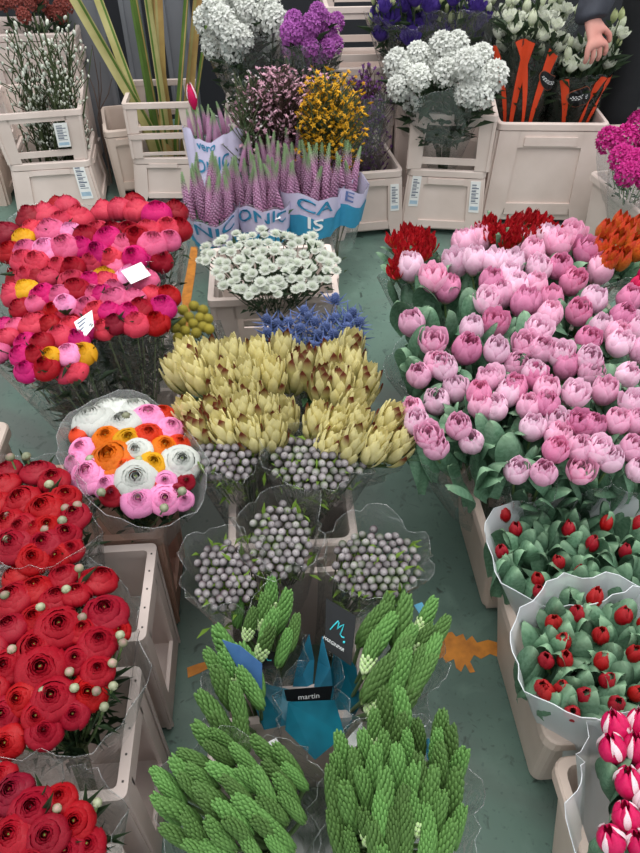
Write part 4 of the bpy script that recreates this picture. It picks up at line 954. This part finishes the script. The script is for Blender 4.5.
LM = lambda v: sprig('purple_spray_stem', col(124, 70, 140), col(80, 44, 96), .022, 75, .62, v, mat('brown_stem', col(78, 62, 54)))
sprigs('limonium_bunch', 'dark purple dry sprays in the white crate', 'flowers', fill(372, 85, 22, 22, 12, 5), 2.72, (c1c.x + .02, c1c.y), .08, LM, 'spray', CLEAR, G_K, .05, .7, (120, .05, mat('brown_leaf', col(96, 72, 62)), .3, .9, .1))
def clusters(name, lab, pts, yy, base, zb, size, mesh, fol=(260, .07, DLEAF, .25, .95, .2), wrap=CLEAR, part='flower_head', group=G_K, **k):
    hs = []
    for (x, y) in pts:
        p = PY(x, y, yy + R.uniform(-.08, .08)); s_ = px(size, p) * R.uniform(.85, 1.15); hs.append((p - Vector((0, 0, s_ * .5)), mesh, s_, None, part))
    return bunch(name, lab, 'flowers', hs, base, zb, group, fol=fol, wrap=wrap, orient=.35, stem=DSTEM, sr=.003, **k)
WS = [cluster('white_stock', col(228, 229, 224), col(196, 202, 192), v) for v in range(2)]
clusters('stock_bunch', 'tall white stocks at the top, left of the purple ones', fill(245, 18, 40, 28, 17, 11) + [(215, 42), (262, 44), (235, 46)], 3.0, (.0, 3.05), .05, 30, WS[0], fol=(500, .09, DLEAF, .3, .95, .25))
clusters('stock_bunch', 'purple stocks at the top, between the white ones and the crate stack', fill(313, 34, 26, 26, 14, 12) , 2.85, (.17, 3.0), .05, 24, cluster('purple_stock', col(176, 96, 176), col(130, 56, 134), 3), fol=(260, .08, DLEAF, .3, .95, .25))
clusters('stock_bunch', 'fluffy white stocks in film above the stickered crate', fill(444, 64, 54, 22, 17, 13) + [(402, 84), (415, 92), (480, 90), (466, 88)], 2.62, (c2c.x, c2c.y), .1, 30, WS[1], fol=(420, .09, DLEAF, .3, .95, .25), lift=.02)
PUR = lisi(col(84, 62, 148), col(52, 36, 104), 'purple_lisianthus', 0); GBUD = lisi(col(206, 214, 160), col(170, 184, 110), 'green_lisianthus_bud', 1); WBUD = lisi(col(234, 236, 224), col(206, 216, 180), 'white_lisianthus', 0); WB2 = lisi(col(228, 232, 208), col(190, 204, 150), 'white_lisianthus_bud', 1)
def lisb(lab, pts, yy, base, zb, sizes, meshes, seed, fol, wrap=CLEAR, **k):
    rr = random.Random(seed); hs = []
    for (x, y) in pts:
        p = PY(x, y, yy + rr.uniform(-.08, .08)); i = rr.randrange(len(meshes)); s_ = px(sizes[i], p) * rr.uniform(.85, 1.2); hs.append((p - Vector((0, 0, s_ * .5)), meshes[i], s_, None, 'lisianthus_bloom'))
    return bunch('lisianthus_bunch', lab, 'flowers', hs, base, zb, G_K, fol=fol, wrap=wrap, orient=.4, stem=DSTEM, sr=.002, **k)
lisb('purple lisianthus with green buds behind the white stocks, left bunch', fill(398, 14, 32, 26, 10.5, 14), 3.0, (.66, 3.1), .1, (16, 10, 18), (PUR, GBUD, PUR), 1, (260, .08, DLEAF, .3, .97, .2))
lisb('purple lisianthus with green buds behind the white stocks, right bunch', fill(455, 14, 30, 26, 10.5, 15), 3.0, (.84, 3.1), .1, (14, 12, 17), (PUR, GBUD, PUR), 2, (260, .08, DLEAF, .3, .97, .2))
s1 = lisb('white lisianthus in the left orange-striped sleeve of the large crate', fill(530, 32, 34, 24, 10, 16), 2.85, (bigc.x - .09, bigc.y + .03), .1, (15, 13, 17), (WB2, WBUD, WBUD), 3, (420, .09, DLEAF, .2, .97, .25), wrap=DARKF, lift=-.01, r0=.07, wstart=.2)
s2 = lisb('white lisianthus in the right orange-striped sleeve beside the hand', fill(583, 52, 28, 20, 11, 17), 2.86, (bigc.x + .11, bigc.y + .03), .1, (14, 14, 16), (WB2, WBUD, WBUD), 4, (380, .09, DLEAF, .2, .97, .25), wrap=DARKF, lift=-.02, r0=.065, wstart=.2)
lisb('cream lisianthus at the very top behind the orange-striped sleeves', fill(520, 4, 62, 16, 11, 18), 3.05, (1.02, 3.12), .05, (14, 12, 16), (WB2, WBUD, WB2), 5, (200, .08, DLEAF, .3, .97, .2))
lisb('yellowish white lisianthus between the sleeve of the coat and its hem', fill(616, 28, 9, 22, 10, 19), 2.86, (1.33, 2.98), .05, (14, 12, 16), (GBUD, WBUD, WB2), 6, (80, .06, DLEAF, .3, .97, .2), wrap=None)
for rt, ss in ((s1, ((.70, .66, .018), (.66, .735, .016), (.82, .785, .018), (.55, .62, .014))), (s2, ((.86, .76, .016), (.93, .84, .014), (.62, .66, .014)))):
    w, fn = root_fn[rt.name]
    for (ut, ub, hw) in ss: patch(w, fn, 'orange_stripe', ORSTRIPE, lambda b: (ub + (ut - ub) * b ** 1.5 - hw * (.6 + .7 * b), ub + (ut - ub) * b ** 1.5 + hw * (.6 + .7 * b)), .25, .98, 3, 10, .003)
def disk(root, uc, vc, r, Rr, H_):
    w, fn = root_fn[root.name]; mb = MB()
    def g(x, y, off):
        u = uc + x / (2 * pi * Rr); t = 2 * pi * u; return fn(u, vc + y / H_) + Vector((cos(t), sin(t), -.2)) * off
    for rad, off, m in ((r, .005, mat('logo_brown_ring', col(150, 84, 60), rand=0)), (r * .93, .0062, BLACKP)):
        vs = [g(0, 0, off)] + [g(rad * q * cos(k * pi / 12), rad * q * sin(k * pi / 12), off) for q in (.5, 1) for k in range(24)]
        mb.add(vs, [(0, 1 + k, 1 + (k + 1) % 24) for k in range(24)] + [(1 + k, 25 + k, 25 + (k + 1) % 24, 1 + (k + 1) % 24) for k in range(24)], m)
    lb_ = link('round_logo', mb.mesh('round_logo', False), w)
    m2 = MB()
    for j, (yy, wd) in enumerate([(.16, .62), (0, .74), (-.16, .6)]):
        k = int(wd * 10)
        for i in range(k):
            x = (-wd + 2 * wd * i / k) * r; a = g(x, (yy - .045) * r, .0075); b_ = g(x + .13 * r, (yy - .045) * r, .0075); c_ = g(x + .13 * r, (yy + .045) * r, .0075); d_ = g(x, (yy + .045) * r, .0075); m2.add([a, b_, c_, d_], [(0, 1, 2, 3)], WINK)
    link('logo_lines', m2.mesh('logo_lines', False), lb_)
disk(s1, .83, .72, .045, .13, .55); disk(s2, .72, .76, .06, .12, .5)
# flowers above the crate at the top left
clusters('flower_bunch', 'red and white flowers at the very top left, behind the white-bud branches', fill(38, 4, 40, 12, 13, 20), 3.35, (PY(30, 10, 3.4).x, 3.42), .1, 17, cluster('rusty_red_cluster', col(150, 70, 62), col(96, 60, 50), 5), fol=(160, .06, DLEAF, .5, 1, .3), wrap=None)
# magenta bouquet in crinkled film
MG = cluster('magenta_head', col(206, 44, 142), col(158, 20, 104), 7)
hs = []
for p in dome(fill(634, 158, 32, 28, 17, 22), .42, .05): hs.append((p - Vector((0, 0, .03)), MG, px(30, p), None, 'flower_head'))
bunch('magenta_bouquet', 'magenta bouquet in crinkled film at the right edge', 'flowers', hs, (1.32, 2.36), .05, None, wrap=film('crinkled_film', (.9, .85, .9, 1), .1, 1.4, .08, 1, 40), margin=.02, lift=.03, flare=-.2, fol=(80, .04, DLEAF, .5, .9, .3))
# striped long leaves
PH = [mat('striped_leaf_yellow', col(192, 184, 128), col(160, 154, 92), .5, 12, .2, rand=.08, trans=.15), mat('striped_leaf_green', col(104, 134, 62), col(78, 110, 44), .5, 12, .2, rand=.08, trans=.15), mat('striped_leaf_tan', col(192, 166, 104), col(160, 124, 80), .5, 12, .2, rand=.08, trans=.15)]
ph = thing('striped_leaves', 'tall strap leaves striped green and yellow in the slatted crate stack', 'leaves', (stc.x, stc.y, .03), G_K)
for i, (bx, by, tx, ty, w, mi) in enumerate([(150, 130, 73, -4, 9, 0), (146, 128, 97, -4, 7, 0), (162, 150, 134, -4, 10, 1), (168, 140, 147, -4, 8, 0), (164, 125, 158, -4, 7, 2), (172, 140, 152, -4, 5, 2), (186, 130, 198, -4, 9, 2), (190, 140, 211, -4, 8, 1), (158, 150, 139, 40, 5, 1), (176, 140, 184, 30, 4, 1)]):
    a = PY(bx, by, stc.y - .03 + .02 * (i % 3)); b_ = PY(tx, ty, stc.y + .02 * (i % 3)); O = Vector(ph.location); base = Vector((stc.x + (a.x - stc.x) * .5, stc.y + .02 * (i % 4) - .03, .04)); top = b_ + (b_ - a) * .6
    ww = w * 1.5 * 2.9 / F / 2; mb = MB(); M_ = Material = [PH[mi], PH[(mi + 1) % 3]]
    sd = Vector((cos(i * .7), sin(i * .7) * .5, 0)).normalized()
    def fn(u, v):
        p = base.lerp(a, v / .3) if v < .3 else a.lerp(top, (v - .3) / .7)
        wd = ww * (1 - .25 * v) * (1 if v < .85 else max(.08, (1 - v) / .15)); uu = u * 2 - 1
        return p - O + sd * uu * wd + Vector((0, -1, 0)) * (-.35 * wd * (1 - uu * uu))
    mb.grid(fn, 4, 24, M_[0]); mb.grid(lambda u, v: fn(.62 + .25 * u, v) + Vector((0, -.0012, 0)), 2, 24, M_[1]); link('leaf', mb.mesh('strap_leaf'), ph)
# thin dark twigs by the panels
tw = thing('twig_bundle', 'few bare dark twigs leaning on the grey panel beside the white-bud branches', 'branches', (lbc.x + .2, lbc.y + .05, .05), G_K)
for (x0_, y0_, x1_, y1_) in [(100, 120, 92, 45), (100, 115, 82, 60), (98, 118, 100, 62), (100, 110, 112, 78)]:
    a = PY(x0_, y0_, lbc.y + .1); b_ = PY(x1_, y1_, lbc.y + .2); O = Vector(tw.location); mb = MB(); mb.tube([Vector((0, 0, 0)), a - O, a.lerp(b_, .5) - O + Vector((.01, 0, 0)), b_ - O], [.003, .003, .0025, .0012], mat('brown_stem', col(78, 62, 54)), 5); link('twig', mb.mesh('twig'), tw)

# ================================================================== PERSON
SKIN = mat('skin', col(206, 150, 138), col(180, 112, 102), .5, 12, .2, rand=0, spec=.3)
CLOTH = mat('black_quilted_coat', col(58, 61, 70), col(40, 42, 50), .75, 20, .25, rand=0, bump=.4, bscale=60)
TROU = mat('black_trousers', col(30, 31, 34), rand=0, rough=.85)
SHOE = mat('black_shoe', col(24, 24, 25), rand=0, rough=.4)
HAIRM = mat('dark_hair', col(52, 40, 34), rand=0, rough=.6)
PX_, PY_ = 1.585, 2.98
pr = thing('person', 'person in a dark coat and black trousers reaching down to the lisianthus', 'person', (PX_, PY_, 0))
from bpy import ops
def skin_mesh(name, verts, edges, m, sub=2):
    me = bpy.data.meshes.new(name); me.from_pydata([v[:3] for v in verts], edges, [])
    o = bpy.data.objects.new(name, me); COL.objects.link(o)
    bpy.context.view_layer.objects.active = o
    md = o.modifiers.new('skin', 'SKIN')
    if not me.skin_vertices:
        with bpy.context.temp_override(object=o, active_object=o, selected_objects=[o]): ops.mesh.customdata_skin_add()
    for i, v in enumerate(verts):
        sv = me.skin_vertices[0].data[i]; sv.radius = (v[3], v[4] if len(v) > 4 else v[3]); sv.use_root = (i == 0)
    s_ = o.modifiers.new('sub', 'SUBSURF'); s_.levels = sub; s_.render_levels = sub
    bpy.context.view_layer.update(); me2 = bpy.data.meshes.new_from_object(o.evaluated_get(bpy.context.evaluated_depsgraph_get()))
    bpy.data.objects.remove(o); me2.materials.clear(); me2.materials.append(m); me2.polygons.foreach_set('use_smooth', [True] * len(me2.polygons)); return me2
O = Vector((PX_, PY_, 0)); hw_ = PY(590, 28, 2.64) - O; ht = PY(598, 52, 2.60) - O    # wrist and palm end
wr = hw_ + Vector((0, .02, .03)); el = Vector((-.36, -.22, 1.04)); sh = Vector((-.20, -.02, 1.38))
V = [(0, 0, .92, .11, .09), (0, 0, 1.1, .12, .09), (0, .0, 1.32, .14, .09), (0, 0, 1.45, .06), (0, -.01, 1.53, .052), (0, -.02, 1.62, .075, .085), (0, -.02, 1.70, .072, .085), (0, -.02, 1.76, .04),
     (*sh, .055), (*el, .042), (*wr, .026, .03), (.20, 0, 1.38, .055), (.30, .02, 1.1, .042), (.30, -.1, .88, .026, .03), (.30, -.13, .80, .03, .02)]
E_ = [(0, 1), (1, 2), (2, 3), (3, 4), (4, 5), (5, 6), (6, 7), (2, 8), (8, 9), (9, 10), (2, 11), (11, 12), (12, 13), (13, 14)]
pd = (ht - wr).normalized(); side = Vector((1, 0, 0)) - pd * pd.x; side.normalize(); nrm = pd.cross(side).normalized()
i0 = len(V); V.append((*(wr + pd * .05), .030, .022)); E_.append((10, i0)); V.append((*(wr + pd * .085), .034, .018)); E_.append((i0, i0 + 1)); palm = i0 + 1
for k, (o_, ln) in enumerate([(-.033, .062), (-.011, .072), (.011, .068), (.033, .052)]):
    a = wr + pd * .098 + side * o_; b1 = a + (pd * .8 - nrm * .5 + side * o_ * 3).normalized() * ln * .5; b2 = b1 + (pd * .35 - nrm * .9).normalized() * ln * .4
    j = len(V); V += [(*a, .0105), (*b1, .0092), (*b2, .0075)]; E_ += [(palm, j), (j, j + 1), (j + 1, j + 2)]
a = wr + pd * .05 + side * .036; b1 = a + (pd * .6 + side * .6 - nrm * .3).normalized() * .034; b2 = b1 + (pd * .8 - nrm * .5).normalized() * .028; j = len(V)
V += [(*a, .013), (*b1, .011), (*b2, .0085)]; E_ += [(i0, j), (j, j + 1), (j + 1, j + 2)]
# legs belong to the same body
for sx in (-1, 1):
    j = len(V); V += [(sx * .09, 0, .84, .085), (sx * .10, 0, .48, .058), (sx * .10, .01, .09, .04), (sx * .11, -.12, .04, .035, .03)]; E_ += [(0, j), (j, j + 1), (j + 1, j + 2), (j + 2, j + 3)]
link('body', skin_mesh('body', V, E_, SKIN), pr)
cV = [(0, 0, 1.0, .17, .13), (0, 0, 1.2, .18, .13), (0, 0, 1.36, .16, .12), (0, 0, 1.46, .075), (*(sh + Vector((.0, 0, 0))), .085), (*el, .075), (*(wr + (el - wr) * .12), .064, .058), (.20, 0, 1.38, .085), (.31, .02, 1.1, .07), (.31, -.1, .90, .055), (0, 0, .80, .185, .14), (0, 0, .63, .195, .15), (*(wr + pd * .0), .060, .055), (*(wr + pd * .018), .056, .05)]
link('coat', skin_mesh('coat', cV, [(0, 1), (1, 2), (2, 3), (2, 4), (4, 5), (5, 6), (2, 7), (7, 8), (8, 9), (0, 10), (10, 11), (6, 12), (12, 13)], CLOTH), pr)
tV = [(0, 0, .9, .13, .11)]; tE = []
for sx in (-1, 1):
    j = len(tV); tV += [(sx * .10, 0, .80, .11), (sx * .105, 0, .45, .085), (sx * .105, .0, .10, .07)]; tE += [(0, j), (j, j + 1), (j + 1, j + 2)]
link('trousers', skin_mesh('trousers', tV, tE, TROU), pr)
for sx in (-1, 1):
    sV = [(sx * .105, .05, .05, .045, .04), (sx * .11, -.04, .045, .05, .042), (sx * .115, -.16, .035, .042, .03)]; link('shoe', skin_mesh('shoe', sV, [(0, 1), (1, 2)], SHOE), pr)
mb = MB(); mb.ball((0, .01, 1.69), (.088, .10, .10), HAIRM, 16, 10); link('hair', mb.mesh('hair'), pr)
mb = MB(); mb.ball((0, -.115, 1.635), (.013, .02, .02), SKIN, 8, 6); link('nose', mb.mesh('nose'), pr)
for sx in (-1, 1):
    mb = MB(); mb.ball((sx * .032, -.098, 1.66), .010, mat('eye_white', col(235, 235, 232), rand=0), 8, 6); mb.ball((sx * .032, -.1065, 1.66), .005, HAIRM, 8, 6); link('eye', mb.mesh('eye'), pr)
    mb = MB(); mb.ball((sx * .082, -.01, 1.645), (.012, .02, .03), SKIN, 8, 6); link('ear', mb.mesh('ear'), pr)
mb = MB(); mb.ball((0, -.105, 1.598), (.024, .008, .006), mat('lips', col(170, 90, 88), rand=0), 8, 6); link('mouth', mb.mesh('mouth'), pr)

# ================================================================== LIGHT
w = bpy.data.worlds.new('hall'); SC.world = w; w.use_nodes = True
bg = w.node_tree.nodes['Background']; bg.inputs[0].default_value = (.94, .97, 1, 1); bg.inputs[1].default_value = .74
def area(x, y, z, sx, sy, e, c=(1, .98, .95)):
    l = bpy.data.lights.new('ceiling_light', 'AREA'); l.shape = 'RECTANGLE'; l.size = sx; l.size_y = sy; l.energy = e; l.color = c
    o = link('ceiling_light', l, None, (x, y, z)); return o
area(-.6, .6, 3.6, 1.6, 2.4, 40); area(1.2, 1.6, 3.6, 1.6, 2.0, 34); area(0, 3.2, 3.4, 3, .8, 26)
SC.view_settings.view_transform = 'Standard'; SC.view_settings.look = 'None'; SC.view_settings.gamma = 1; SC.view_settings.exposure = .6; SC.view_settings.use_curve_mapping = False
SC.cycles.transparent_max_bounces = 24; SC.cycles.max_bounces = 7; SC.cycles.use_denoising = True
